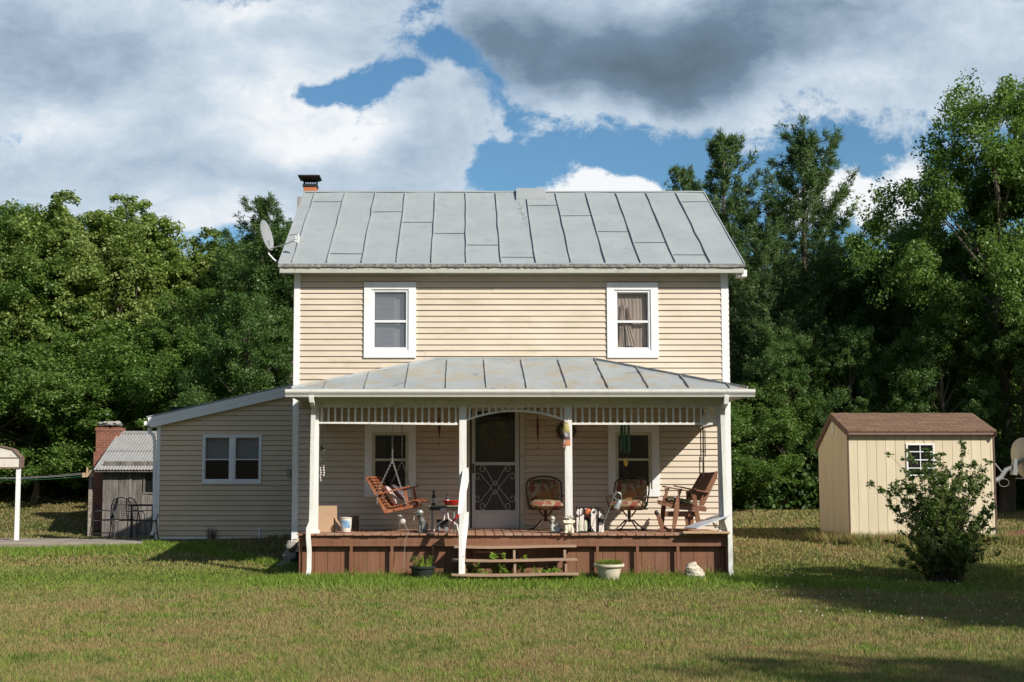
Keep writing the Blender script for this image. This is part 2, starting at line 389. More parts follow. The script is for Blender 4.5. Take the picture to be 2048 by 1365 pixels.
M['leaf'] = m_leaf('broad_leaves', [(.052, .115, .020), (.098, .195, .032), (.155, .28, .050), (.28, .38, .11)], .5)
M['leaf_y'] = m_leaf('yellow_green_leaves', [(.09, .15, .025), (.17, .26, .04), (.29, .39, .075), (.50, .56, .22)], .5)
M['leaf_d'] = m_leaf('dark_leaves', [(.036, .085, .020), (.063, .138, .030), (.10, .195, .045), (.17, .25, .08)], .46)
M['needle'] = m_leaf('pine_needles', [(.045, .090, .030), (.072, .130, .042), (.108, .182, .056), (.16, .235, .08)], .35)
M['shrub_leaf'] = m_leaf('shrub_leaves', [(.05, .10, .025), (.09, .16, .035), (.14, .22, .045), (.25, .32, .09)], .5)
M['bark'] = basic('grey_brown_bark', (.13, .105, .08), .9, .4, 6, .8, 20, stretch=(1, 1, .25), dirt=(.30, .26, .20), damt=.5, dscale=3)
M['twig'] = basic('brown_twigs', (.10, .07, .05), .8, .3, 6, .3)
# ================================================================== ground
def smooth_interp(y, ys, zs): return np.interp(y, ys, zs)
def gz(x, y):
    x = np.asarray(x, dtype=float); y = np.asarray(y, dtype=float)
    z = np.interp(y, [-60, 22, 25.2, 28.2, 30.5, 33, 50, 70, 120, 300], [0, 0, .02, .16, .34, .45, 1.0, 1.7, 5, 14])
    z = z + .10 * np.clip((x - 5) / 4, 0, 1) * np.clip((y - 26) / 3, 0, 1) * np.clip((45 - y) / 10, 0, 1)
    z = z - .10 * np.clip((-x - 5) / 4, 0, 1) * np.clip((y - 26) / 3, 0, 1) * np.clip((45 - y) / 10, 0, 1)
    z = z + .03 * np.sin(x * .7 + 1) * np.sin(y * .5) * np.clip((y - 5) / 10, 0, 1)
    z = z - np.clip((-x - 6) / 3, 0, 1) * .62 * np.interp(y, [33.5, 40, 44, 52], [0, 1, 1, 0])
    return z
def gzf(x, y): return float(gz(x, y))
def lawn_nodes(t):
    pos = (1, 1, 0)
    a = t.noise(.55, 6, .62, pos); b = t.noise(2.3, 6, .7, pos, off=(3, 9, 0)); d = t.noise(7, 4, .6, pos, off=(1, 5, 0))
    v = t.m('ADD', t.m('MULTIPLY', a, .45), t.m('ADD', t.m('MULTIPLY', b, .55), t.m('MULTIPLY', d, .5)))
    v = t.m('MULTIPLY_ADD', t.m('SUBTRACT', v, .75), 1.25, .52)
    sp = t.n('ShaderNodeSeparateXYZ'); t.l(t.geo.outputs['Position'], sp.inputs[0])
    # greener towards the porch, drier in the open lawn
    near = t.rng(t.m('ABSOLUTE', t.m('SUBTRACT', sp.outputs[1], 25.6)), 3.6, .4, 0, .85)
    nb = t.m('ADD', near, t.m('MULTIPLY', t.m('SUBTRACT', b, .5), 2.4), clamp=True)
    return v, nb
def m_ground():
    t = MT('lawn_ground'); v, nb = lawn_nodes(t)
    c = t.ramp(v, [(.38, (.05, .065, .018)), (.50, (.10, .10, .032)), (.60, (.16, .13, .055)), (.70, (.15, .09, .05))])
    c = t.mix(t.m('MULTIPLY', nb, .8), c, (.045, .075, .012))
    f = t.noise(45, 4, .7, (1, 1, .3)); c = t.mix(t.rng(f, .35, .65, 0, .5), c, (.035, .033, .012))
    t.col(c); t.rough(.95); t.b.inputs['Specular IOR Level'].default_value = .1
    t.bump(t.noise(30, 6, .7), .8, .03)
    return t.mat
def m_blade(name, tall=False):
    t = MT(name); v, nb = lawn_nodes(t)
    rnd = t.geo.outputs['Random Per Island']
    v2 = t.m('ADD', v, t.m('MULTIPLY', t.m('SUBTRACT', rnd, .5), .22))
    c = t.ramp(v2, [(.32, (.10, .165, .03)), (.42, (.19, .225, .058)), (.50, (.31, .285, .10)), (.60, (.41, .30, .145)), (.71, (.30, .17, .095))])
    g = t.ramp(rnd, [(0, (.10, .18, .02)), (.6, (.18, .28, .035)), (1, (.33, .38, .08))])
    c = t.mix(t.m('MULTIPLY', nb, .92), c, g)
    if tall: c = g
    t.col(c); t.rough(.6); t.b.inputs['Specular IOR Level'].default_value = .25
    tr = t.n('ShaderNodeBsdfTranslucent'); t.l(c, tr.inputs[0])
    ms = t.n('ShaderNodeMixShader'); ms.inputs[0].default_value = .3; t.l(t.b.outputs[0], ms.inputs[1]); t.l(tr.outputs[0], ms.inputs[2]); t.l(ms.outputs[0], t.out.inputs[0])
    return t.mat
M['ground'] = m_ground(); M['blade'] = m_blade('short_grass'); M['tall'] = m_blade('tall_green_grass', True)
def np_mesh(name, verts, quads, mat, parent=None, smooth=False, loc=(0, 0, 0)):
    me = bpy.data.meshes.new(name); nv = len(verts); k = quads.shape[1]; nf = len(quads)
    me.vertices.add(nv); me.vertices.foreach_set('co', np.ascontiguousarray(verts, dtype=np.float32).ravel())
    me.loops.add(nf * k); me.loops.foreach_set('vertex_index', np.ascontiguousarray(quads, dtype=np.int32).ravel())
    me.polygons.add(nf); me.polygons.foreach_set('loop_start', np.arange(0, nf * k, k, dtype=np.int32)); me.polygons.foreach_set('loop_total', np.full(nf, k, dtype=np.int32))
    me.materials.append(mat); me.update(calc_edges=True)
    if smooth: me.polygons.foreach_set('use_smooth', np.ones(nf, dtype=bool))
    o = bpy.data.objects.new(name, me); COL.objects.link(o)
    if parent is not None: o.parent = parent
    else: o.location = loc
    return o
xs = np.concatenate([np.linspace(-400, -30, 20), np.linspace(-28, 28, 113), np.linspace(30, 400, 20)])
ys = np.concatenate([np.linspace(-60, 8, 12), np.linspace(9, 50, 110), np.linspace(54, 300, 30)])
gx, gy = np.meshgrid(xs, ys); gv = np.stack([gx.ravel(), gy.ravel(), gz(gx, gy).ravel()], 1)
nx = len(xs); ii, jj = np.meshgrid(np.arange(len(ys) - 1), np.arange(nx - 1), indexing='ij'); a = (ii * nx + jj).ravel()
tag(np_mesh('ground', gv, np.stack([a, a + 1, a + nx + 1, a + nx], 1), M['ground'], smooth=True), kind='structure')

# places where no grass may grow (buildings and walk): x0,x1,y0,y1
NOGRASS = [(-3.0, 5.0, 25.62, 37), (-7.3, -3.0, 32.7, 38), (8.0, 12.4, 30.6, 34), (-14, -7.0, 31.35, 33.6), (-11.2, -8.6, 41.9, 46)]
def grass(name, n, x0f, y0, y1, h, w, mat, rng, dens=None, tilt=.5, xr=None, pts=None):
    if pts is None:
        u = rng.random(n)
        Y = 1 / (1 / y0 + u * (1 / y1 - 1 / y0))            # denser near the viewer
        lo = -.34 * Y - .4; hi = .41 * Y + .4
        X = lo + rng.random(n) * (hi - lo)
    else: X, Y = pts
    keep = np.ones(len(X), bool)
    for (a, b, c, d) in NOGRASS: keep &= ~((X > a) & (X < b) & (Y > c) & (Y < d))
    X = X[keep]; Y = Y[keep]; n = len(X)
    Z = gz(X, Y)
    hh = h * (.45 + 1.1 * rng.random(n) ** 1.5); ang = rng.random(n) * 2 * np.pi; ww = w * (.6 + .8 * rng.random(n)) * np.clip(Y / 16, .8, 3)
    la = rng.random(n) * 2 * np.pi; ld = tilt * hh * rng.random(n) * 1.6
    dx = np.cos(ang) * ww / 2; dy = np.sin(ang) * ww / 2
    v = np.empty((n, 3, 3))
    v[:, 0] = np.stack([X - dx, Y - dy, Z - .004], 1); v[:, 1] = np.stack([X + dx, Y + dy, Z - .004], 1)
    v[:, 2] = np.stack([X + np.cos(la) * ld, Y + np.sin(la) * ld, Z + hh], 1)
    f = np.arange(3 * n).reshape(n, 3)
    return tag(np_mesh(name, v.reshape(-1, 3), f, mat), kind='stuff')
rg = np.random.default_rng(5)
grass('lawn_grass', 620000, 0, 12.2, 27.5, .040, .009, M['blade'], rg)
grass('lawn_grass', 170000, 0, 27.0, 56, .045, .015, M['blade'], rg)
# taller green fringe along the porch, the wing, the shed
def fringe(n, segs, spread, rng):
    X = []; Y = []
    tot = sum(s[4] for s in segs)
    for (xa, ya, xb, yb, wgt) in segs:
        k = int(n * wgt / tot); t = rng.random(k)
        X.append(xa + (xb - xa) * t + rng.normal(0, spread * .3, k)); Y.append(ya + (yb - ya) * t - np.abs(rng.normal(0, spread, k)))
    return np.concatenate(X), np.concatenate(Y)
grass('fringe_grass', 0, 0, 0, 0, .11, .011, M['tall'], rg, pts=fringe(26000, [(-3.2, 25.58, 5.2, 25.58, 8), (-7, 31.9, -3.2, 27.9, 2)], .22, rg), tilt=.7)
grass('fringe_grass', 0, 0, 0, 0, .09, .012, M['tall'], rg, pts=fringe(40000, [(-3.6, 25.5, 5.6, 25.5, 8), (-10, 31.2, -5, 31.3, 3), (5.2, 25.4, 8, 24, 2)], .75, rg), tilt=.7)
grass('shed_grass', 0, 0, 0, 0, .20, .010, M['blade'], rg, pts=fringe(9000, [(7.6, 31.5, 8.4, 30.4, 2), (8.3, 30.42, 12.0, 30.42, 4)], .16, rg), tilt=.6)

# darker weedy patches and clumps scattered over the mown lawn
nC = 240; uc = rg.random(nC); Yc = 1 / (1 / 12.5 + uc * (1 / 27 - 1 / 12.5)); Xc = (-.34 * Yc) + rg.random(nC) * (.75 * Yc)
kk = 130; Xw = np.repeat(Xc, kk) + rg.normal(0, .13, nC * kk) * np.repeat(rg.uniform(.4, 1.8, nC), kk); Yw = np.repeat(Yc, kk) + rg.normal(0, .13, nC * kk) * np.repeat(rg.uniform(.4, 1.8, nC), kk)
grass('lawn_weeds', 0, 0, 0, 0, .06, .012, M['tall'], rg, pts=(Xw, Yw), tilt=1.0)
# ================================================================== farmhouse
WY = 28.0
house = thing('farmhouse', 'two-storey cream vinyl-sided farmhouse with grey tin roof and full front porch', 'house', (0, WY, 0.15))
XL = XX(588.5, 700, WY); XR = XX(1456.5, 700, WY)
Z_EAVE_WALL = ZZ(545, WY) + .10
DECK_Z = .84
def lap(mb, O, u, n, u0, u1, z0, z1, pitch, zref, openings=(), top=None):
    """lap siding on a vertical wall: O origin, u along, n outward"""
    O = Vector(O); u = Vector(u); n = Vector(n); up = Vector((0, 0, 1))
    k0 = int(math.floor((z0 - zref) / pitch)); k1 = int(math.ceil((z1 - zref) / pitch))
    for k in range(k0, k1):
        ca, cb = zref + k * pitch, zref + (k + 1) * pitch
        zs = sorted({max(ca, z0), min(cb, z1)} | {q for o in openings for q in (o[2], o[3]) if max(ca, z0) < q < min(cb, z1)})
        for za, zb in zip(zs, zs[1:]):
            if zb - za < 1e-4: continue
            zm = (za + zb) / 2
            uj = u0 + (u1 - u0) * (.12 + .76 * ((math.sin((k // 2) * 12.9898 + O.y) * 43758.5453) % 1.0))
            bl = sorted({u0, u1, uj} | {q for o in openings if o[2] < zm < o[3] for q in (o[0], o[1]) if u0 < q < u1})
            for ua, ub in zip(bl, bl[1:]):
                um = (ua + ub) / 2
                if any(o[0] < um < o[1] and o[2] < zm < o[3] for o in openings): continue
                ub2 = ub
                if top is not None:                       # sloping top: (a, b) height = a + b*u, cut the course off where it passes it
                    uu_ = (zm - top[0]) / top[1]
                    if top[1] > 0: ua = max(ua, uu_)
                    else: ub2 = min(ub2, uu_)
                    if ub2 - ua < .01: continue
                sl_ = cb - .011; zt_ = min(zb, sl_)
                if zt_ > za:
                    ex_ = .0075 if um > uj else .004
                    oa = .024 * (cb - za) / pitch + ex_; ob = .024 * (cb - zt_) / pitch + ex_
                    A = O + u * ua + up * za + n * oa; B = O + u * ub2 + up * za + n * oa
                    C = O + u * ub2 + up * zt_ + n * ob; D = O + u * ua + up * zt_ + n * ob
                    mb.add([A, B, C, D], [(0, 1, 2, 3)])
                    if abs(za - ca) < 1e-5: mb.add([A - n * .045, B - n * .045, B, A], [(0, 1, 2, 3)])
                    if zb > sl_: mb.add([D, C, C - n * .024, D - n * .024], [(0, 1, 2, 3)])
                if zb > sl_:
                    z_ = max(za, sl_); A = O + u * ua + up * z_ - n * .017; B = O + u * ub2 + up * z_ - n * .017
                    mb.add([A, B, B + up * (zb - z_), A + up * (zb - z_)], [(0, 1, 2, 3)])
PITCH_S = .1143
def px_rect(x0, x1, y0, y1, Y=WY): return (XX(x0, (y0 + y1) / 2, Y), XX(x1, (y0 + y1) / 2, Y), ZZ(y1, Y), ZZ(y0, Y))
UW = [px_rect(728, 832, 565, 716.5), px_rect(1213.5, 1316, 566, 716.5)]
LW = [px_rect(729.4, 831.7, 850, 994.5), px_rect(1216, 1318, 850, 993.8)]
DOOR = px_rect(934, 1049, 813, 1056)
ops = [(a + .06, b - .06, c + .06, d - .06) for (a, b, c, d) in UW + LW] + [(DOOR[0] + .05, DOOR[1] - .05, DOOR[2], DOOR[3] - .05)]
DEPTH = 8.2
mb = MB(); zr = ZZ(586.5, WY)
lap(mb, (0, WY, 0), (1, 0, 0), (0, -1, 0), XL + .02, XR - .02, .40, Z_EAVE_WALL, PITCH_S, zr, ops)
for (X, n, sg) in ((XL, (-1, 0, 0), 1), (XR, (1, 0, 0), -1)):
    lap(mb, (X, WY, 0), (0, 1, 0), n, .0, DEPTH, .40, Z_EAVE_WALL, PITCH_S, zr)
    k = 0; z = Z_EAVE_WALL
    while z < Z_EAVE_WALL + 2.05:                         # gable triangles
        t = (z - Z_EAVE_WALL) / 2.13; lap(mb, (X, WY, 0), (0, 1, 0), n, DEPTH / 2 * t, DEPTH - DEPTH / 2 * t, z, z + PITCH_S, PITCH_S, z); z += PITCH_S
lap(mb, (0, WY + DEPTH, 0), (1, 0, 0), (0, 1, 0), XL, XR, .4, Z_EAVE_WALL, PITCH_S, zr)
wall = mb.build('wall', M['siding'], house, smooth=False)
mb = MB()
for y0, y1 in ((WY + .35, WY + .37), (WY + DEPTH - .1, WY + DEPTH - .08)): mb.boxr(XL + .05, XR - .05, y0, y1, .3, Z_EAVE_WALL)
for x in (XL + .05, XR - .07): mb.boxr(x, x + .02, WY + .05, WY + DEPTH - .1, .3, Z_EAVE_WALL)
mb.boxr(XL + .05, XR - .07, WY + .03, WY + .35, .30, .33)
mb.build('dark_backing', M['dark'], house)  # near-black sheets stand in for the unlit rooms behind the panes
# stone foundation
rr = random.Random(3)
def rock(mb, c, r, rr, seg=9, ring=7):
    o = len(mb.v); mb.ball(c, r, seg, ring)
    for i in range(o, len(mb.v)):
        v = Vector(mb.v[i]) - Vector(c); q = Vector((round(v.x * 31, 2), round(v.y * 29, 2), round(v.z * 37, 2)))
        k = 1 + .30 * math.sin(q.x * 3 + q.y * 2.3 + c[0] * 9) * math.cos(q.z * 2.7 + c[2] * 5) * .8
        mb.v[i] = tuple(Vector(c) + v * k)
mb = MB()
for i in range(30):
    x = XL - .02 + rr.random() * .5 if i < 8 else XL + rr.random() * (XR - XL)
    rock(mb, (x, WY + .10 + rr.random() * .1, .1 + rr.random() * .42), (.14 + rr.random() * .1, .12, .09 + rr.random() * .05), rr)
for c, r in (((XL - .02, WY + .02, .50), (.14, .14, .12)), ((XL - .03, WY - .02, .30), (.15, .15, .12)), ((XL - .08, WY - .08, .12), (.22, .18, .12))): rock(mb, c, r, rr)
mb.boxr(XL + .04, XR - .04, WY + .1, WY + .2, -.1, .42)
mb.build('stone_foundation', M['stone'], house)
# corner boards
for (xa, xb) in ((588, 599), (1444, 1457)):
    a = XX(xa, 700, WY - .03); b = XX(xb, 700, WY - .03)
    mb = MB(); mb.boxr(a, b, WY - .035, WY + .01, ZZ(1079, WY) if xa < 900 else DECK_Z - .3, Z_EAVE_WALL - .02)
    xo = a if xa < 900 else b; mb.boxr(xo - .012, xo + .012, WY - .034, WY + .10, .5, Z_EAVE_WALL - .02)
    mb.build('corner_board', M['trim'], house, bevel=.004)

# ---------- windows
def frame_ring(mb, r, w, y0, y1, wb=None):
    a, b, c, d = r; wb = wb if wb is not None else w
    mb.boxr(a, a + w, y0, y1, c, d); mb.boxr(b - w, b, y0, y1, c, d)
    mb.boxr(a + w, b - w, y0 + .001, y1, d - w, d); mb.boxr(a + w, b - w, y0 + .001, y1, c, c + wb)
M['blind'] = basic('window_blind', (.66, .68, .70), .7, .06, 8, .2, 40, stretch=(.2, 1, 9))
M['curtain'] = basic('sheer_curtain', (.60, .50, .43), .9, .18, 4, .6, 14, stretch=(3, 1, .35))
M['curtain_d'] = basic('dark_drape', (.10, .09, .085), .9, .3, 6, .2)
def window(r, casing=.12, style='upper', idx=0, Y=WY):
    a, b, c, d = r
    mb = MB(); frame_ring(mb, r, casing, Y - .055, Y + .01)
    f = mb.build('window', M['trim'], house, bevel=.005)
    ia, ib, ic, id_ = a + casing, b - casing, c + casing, d - casing
    mb = MB(); frame_ring(mb, (ia, ib, ic, id_), .045, Y - .030, Y + .05)
    mb.build('sash_frame', M['trim'] if style == 'upper' else M['beam'], f, bevel=.003)
    sa, sb, sc, sd_ = ia + .045, ib - .045, ic + .045, id_ - .045
    zm = sc + (sd_ - sc) * (.475 if style == 'upper' else .52)
    mb = MB(); frame_ring(mb, (sa, sb, sc, sd_), .016, Y - .012, Y + .03); mb.boxr(sa, sb, Y - .02, Y + .03, zm - .022, zm + .022)
    mb.build('sash', M['trim'] if style == 'upper' else M['beam'], f, bevel=.002)
    mb = MB(); mb.boxr(sa + .01, sb - .01, Y + .012, Y + .016, sc + .01, sd_ - .01)
    mb.build('pane', M['glass_sky_toned'] if style == 'upper' and idx == 0 else (M['glass_curt'] if style == 'upper' else M['glass']), f, smooth=False)
    if style == 'upper' and idx == 0:
        mb = MB(); n = 46
        for i in range(n):
            z = sc + (sd_ - sc) * (i + .5) / n
            if abs(z - zm) < .02: continue
            mb.box(((sa + sb) / 2 - .09, Y + .075, z), ((sb - sa) * .62, .018, .0015), (R(50), 0, 0))
        mb.boxr(sa, sb, Y + .11, Y + .115, sc, sd_)
        mb.build('blind', M['blind'], f, smooth=False)
    elif style == 'upper':
        nu = 60; vs = []; fs = []
        for j in range(9):
            for i in range(nu + 1):
                x = sa + (sb - sa) * i / nu; z = sc + (sd_ - sc) * j / 8
                vs.append((x, Y + .09 + .006 * math.sin(i * .9 + .8 * math.sin(j)) + .003 * math.sin(i * 2.7 + j), z))
        for j in range(8):
            for i in range(nu): p = j * (nu + 1) + i; fs.append((p, p + 1, p + nu + 2, p + nu + 1))
        mb = MB().add(vs, fs)
        # torn hanging ends, brighter folds at the left
        for (x0, x1, z0, z1, o) in ((.08, .30, .42, .78, 0), (.38, .50, .45, .74, .01), (.05, .25, .02, .42, .01), (.32, .62, .05, .46, .012)):
            k = 10; v2 = []; f2 = []
            for j in range(7):
                for i in range(k + 1):
                    s_ = j / 6; x = sa + (sb - sa) * (x0 + (x1 - x0) * (i / k) * (.55 + .45 * (1 - s_)) + .06 * s_ * (1 if x0 < .3 else -1))
                    z = sc + (sd_ - sc) * (z0 + (z1 - z0) * s_) - (.03 * (i / k) if j == 0 else 0)
                    v2.append((x, Y + .055 - o + .012 * math.sin(i * 1.9 + j * .4), z))
            for j in range(6):
                for i in range(k): p = j * (k + 1) + i; f2.append((p, p + 1, p + k + 2, p + k + 1))
            mb.add(v2, f2)
        mb.build('curtain', M['curtain'], f)
    else:
        mb = MB()
        for x0, x1 in ((sa, sa + (sb - sa) * .33), (sb - (sb - sa) * .28, sb)):
            n = 12; vs = [(x0 + (x1 - x0) * i / n, Y + .12 + .02 * math.sin(i * 1.7), z) for z in (sc, sd_) for i in range(n + 1)]
            mb.add(vs, [(i, i + 1, i + n + 2, i + n + 1) for i in range(n)])
        mb.build('curtain', M['curtain_d'], f)
    return f
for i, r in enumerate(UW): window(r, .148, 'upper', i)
for i, r in enumerate(LW): window(r, .145, 'lower', i)

# ---------- door
M['door_frame'] = basic('aged_white_door_frame', (.50, .49, .43), .5, .06, 5, .05, 30, dirt=(.2, .19, .14), damt=.4)
M['door_panel'] = basic('grey_storm_door', (.46, .47, .47), .4, .03, 5, .02, 30)
M['screen'] = m_glass('door_screen', (.045, .043, .04), .82, .5)
a, b, c, d = DOOR; c = DECK_Z
mb = MB(); w = XX(944, 900, WY) - a
mb.boxr(a, a + w * .62, WY - .05, WY + .02, c, d); mb.boxr(XX(1039.5, 900, WY), b, WY - .05, WY + .02, c, d); mb.boxr(a + w * .62, XX(1039.5, 900, WY), WY - .048, WY + .02, d - .07, d)
door = mb.build('door', M['door_frame'], house, bevel=.004)
dl = XX(943.5, 900, WY); dr = XX(1038.5, 900, WY); gt = ZZ(823, WY); gl = XX(950.5, 900, WY); gr = XX(1030, 900, WY)
mb = MB()
mb.boxr(dl, gl, WY - .038, WY + .0, c + .02, d - .07); mb.boxr(gr, dr, WY - .038, WY + .0, c + .02, d - .07)
mb.boxr(gl, gr, WY - .037, WY, gt, d - .07); mb.boxr(gl, gr, WY - .037, WY, ZZ(931, WY), ZZ(924.5, WY))
mb.boxr(gl, gr, WY - .037, WY, c + .02, ZZ(1020.5, WY)); mb.boxr(gl + .03, gr - .03, WY - .043, WY - .03, c + .06, ZZ(1026, WY))
mb.build('storm_door', M['door_panel'], door, bevel=.003)
mb = MB(); mb.boxr(gl, gr, WY - .012, WY - .008, ZZ(924.5, WY), gt); mb.build('pane', m_glass('door_glass', (.02, .02, .018), .35, .05), door, smooth=False)
mb = MB(); mb.boxr(gl, gr, WY - .012, WY - .009, ZZ(1020.5, WY), ZZ(931, WY)); mb.build('screen', M['screen'], door, smooth=False)
mb = MB(); mb.boxr(gl - .03, gr + .03, WY + .12, WY + .16, c, d - .07)
for (x0, x1) in ((960, 966), (1016, 1022)): mb.boxr(XX(x0, 900, WY), XX(x1, 900, WY), WY + .105, WY + .12, ZZ(924, WY), gt - .06)
mb.boxr(XX(960, 900, WY), XX(1022, 900, WY), WY + .104, WY + .12, gt - .1, gt - .06)
mb.build('inner_door', basic('inner_door_paint', (.11, .10, .085), .6, .1, 5), door)
mb = MB(); hx = XX(946.5, 900, WY)
mb.boxr(hx - .016, hx + .016, WY - .06, WY - .03, ZZ(947, WY), ZZ(928, WY)); mb.tube([(hx, WY - .06, ZZ(930, WY)), (hx, WY - .10, ZZ(933, WY)), (hx, WY - .10, ZZ(943, WY)), (hx, WY - .06, ZZ(946, WY))], .012)
mb.build('handle', M['black'], door)
# scroll work, traced on the screen
def scroll_pts(xc, yc, r0, a0, a1, n=16, grow=.45):
    return [(xc + (r0 * (grow + (1 - grow) * i / n)) * math.cos(a0 + (a1 - a0) * i / n), yc + (r0 * (grow + (1 - grow) * i / n)) * math.sin(a0 + (a1 - a0) * i / n)) for i in range(n + 1)]
mb = MB(); cx, cy = 990.2, 975.5
def sline(pts, r=.0045):
    mb.tube([at(cx + p[0], cy + p[1], WY - .03) for p in pts], r, 6)
for sx_ in (-1, 1):
    for sy_ in (-1, 1):
        f_ = lambda p: (p[0] * sx_, p[1] * sy_)
        # inner diagonal from the far side, ending in a curl at the top / bottom
        curl = [(20, -43), (25, -44), (29, -41), (30, -36), (27, -32), (23, -32), (21, -35), (22, -38), (25, -38)]
        sline([f_(p) for p in [(-31 * 0, 0), (20, -36 + 3), (19 + 1, -43)][:0] + [(0, -4), (17, -34), (23, -44.5)] + [(28, -43), (30.5, -38), (28.5, -33), (24, -31.5), (21, -34), (21.5, -38), (25, -38.5)]])
        sline([f_(p) for p in [(0, 14), (9, -2), (22, -18), (29, -27), (35, -29), (39, -26), (40, -21), (37, -17), (33, -17), (31.5, -20), (34, -23)]])
        sline([f_(p) for p in [(0, 14), (-9, -2)]])
mb.build('scrollwork', M['alum'], door)

# ---------- main roof
YE = WY - .34; ZE = ZZ(528, YE); YR = WY + DEPTH / 2; ZR = ZZ(385.3, YR)
slope = (ZR - ZE) / (YR - YE)
RXL = XX(556, 528, YE); RXR = XX(1490, 528, YE)
def roof_z(y): return ZE + (y - YE) * slope
mb = MB(); nx_, ny_ = 56, 10
def sheet(mb, P00, P10, P01, P11, nu, nv, th, wob=.006, seed=0):
    top = []; bot = []
    for j in range(nv + 1):
        for i in range(nu + 1):
            s_, t_ = i / nu, j / nv
            p = (Vector(P00) * (1 - s_) + Vector(P10) * s_) * (1 - t_) + (Vector(P01) * (1 - s_) + Vector(P11) * s_) * t_
            wz = wob * (math.sin(s_ * 47 + seed) * math.cos(t_ * 9 + s_ * 13) + math.sin(t_ * 17 + s_ * 31 + seed))
            top.append(p + Vector((0, 0, wz))); bot.append(p - Vector((0, 0, th)))
    fs = []; nn = len(top)
    for j in range(nv):
        for i in range(nu):
            q = j * (nu + 1) + i; fs.append((q, q + 1, q + nu + 2, q + nu + 1)); fs.append((nn + q, nn + q + nu + 1, nn + q + nu + 2, nn + q + 1))
    for i in range(nu): fs.append((i, nn + i, nn + i + 1, i + 1)); q = nv * (nu + 1) + i; fs.append((q, q + 1, nn + q + 1, nn + q))
    for j in range(nv): q = j * (nu + 1); fs.append((q, q + nu + 1, nn + q + nu + 1, nn + q)); q += nu; fs.append((q, nn + q, nn + q + nu + 1, q + nu + 1))
    mb.add(top + bot, fs)
sheet(mb, (RXL, YE, ZE), (RXR, YE, ZE), (RXL, YR, ZR), (RXR, YR, ZR), 56, 12, .03, .005)
sheet(mb, (RXR, 2 * YR - YE, ZE), (RXL, 2 * YR - YE, ZE), (RXR, YR, ZR), (RXL, YR, ZR), 20, 4, .03)
mbr = mb
nrm = Vector((0, -slope, 1)).normalized()
def rp(x, y, o=0): return Vector((x, y, roof_z(y))) + nrm * o
mb = mbr
seamx = [XX(583.8 + i * 69.8, 525, YE + .02) for i in range(13)]
rr = random.Random(8)
for x in seamx:
    pts = [(x + rr.uniform(-.010, .010) * (1 if 0 < k < 8 else 0), YE + .05 + (YR - YE - .12) * k / 8) for k in range(9)]
    for p, q in zip(pts, pts[1:]): mb.bar(rp(p[0], p[1], .016), rp(q[0], q[1], .016), .014, .042, nrm)
mb.bar(rp(RXL, YR, .015), rp(RXR, YR, .015), .05, .03)
mb.bar(rp(RXL + .012, YE, .008), rp(RXL + .012, YR, .008), .024, .024, nrm); mb.bar(rp(RXR - .012, YE, .008), rp(RXR - .012, YR, .008), .024, .024, nrm)
def y_on_roof(py):
    a_, b_ = ray(PX, py); return (ZE - YE * slope - CAM_Z) / (b_ - slope)
cross = [471, 404.5, 508.5, 424.7, 445.5, 468, 491, 515.5, 412, 432.5, 464, 486, 510.8, 404.7]
edges = [RXL] + seamx + [RXR]
M['seamline'] = basic('roof_seam_tar', (.07, .08, .085), .8, .2, 10)
mb.m = 1
for i, py in enumerate(cross):
    y = y_on_roof(py); dy = rr.uniform(-.015, .015)
    mb.bar(rp(edges[i] + .02, y, .0105), rp(edges[i + 1] - .02, y + dy, .0105), .018, .005, nrm)
mbr = mb
mb = MB(); pa = XX(1031.5, 395, YR - .35); pb = XX(1093, 395, YR - .35); py_ = y_on_roof(400.5)
v = [rp(pa, py_, .05), rp(pb, py_, .06), rp(pb - .03, YR + .02, .10), rp(pa + .02, YR + .02, .10)]
mb.prism([q for q in v], (0, 0, -.07)); mbp = mb
mb = mbr
for i in range(60):
    t = rr.random(); x = XX(1036 + 14 * t + rr.gauss(0, 3), 420, YR - 1); y = y_on_roof(402 + 52 * t); mb.box(rp(x, y, .009), (rr.uniform(.005, .016), rr.uniform(.008, .02), .004), (math.atan(slope), 0, rr.random()))
roof = mb.build('roof', [M['roof'], M['seamline']], house); mbp.build('ridge_patch', M['roof'], roof, bevel=.006)
mb = MB(); n = 140
for i in range(n):
    x0 = RXL + (RXR - RXL) * i / n; x1 = RXL + (RXR - RXL) * (i + 1) / n; k = rr.uniform(-.010, .008)
    mb.boxr(x0, x1, YE - .02 + k * .4, YE + .01, ZE - .065 + k, ZE - .002)
mb.build('drip_edge', M['lichen'], roof, smooth=False)
mb = MB(); mb.boxr(RXL + .03, RXR - .02, YE + .012, YE + .035, ZZ(546, YE), ZE - .04)
mb.boxr(RXL + .04, RXR - .04, YE + .03, WY + .02, ZZ(545, YE) + .01, ZZ(545, YE) + .03)
for X, s_ in ((RXL, 1), (RXR, -1)):
    mb.bar((X + s_ * .03, YE + .04, ZE - .12), (X + s_ * .03, YR, ZR - .12), .03, .17, nrm); mb.bar((X + s_ * .03, 2 * YR - YE, ZE - .12), (X + s_ * .03, YR, ZR - .12), .03, .17, Vector((0, slope, 1)).normalized())
mb.build('fascia', M['fascia'], house, bevel=.004)
mb = MB()
mb.boxr(RXR - .12, RXR + .06, YE + .12, YE + .40, ZE - .24, ZE - .10); mb.build('gutter_end', M['trim'], house, bevel=.01)

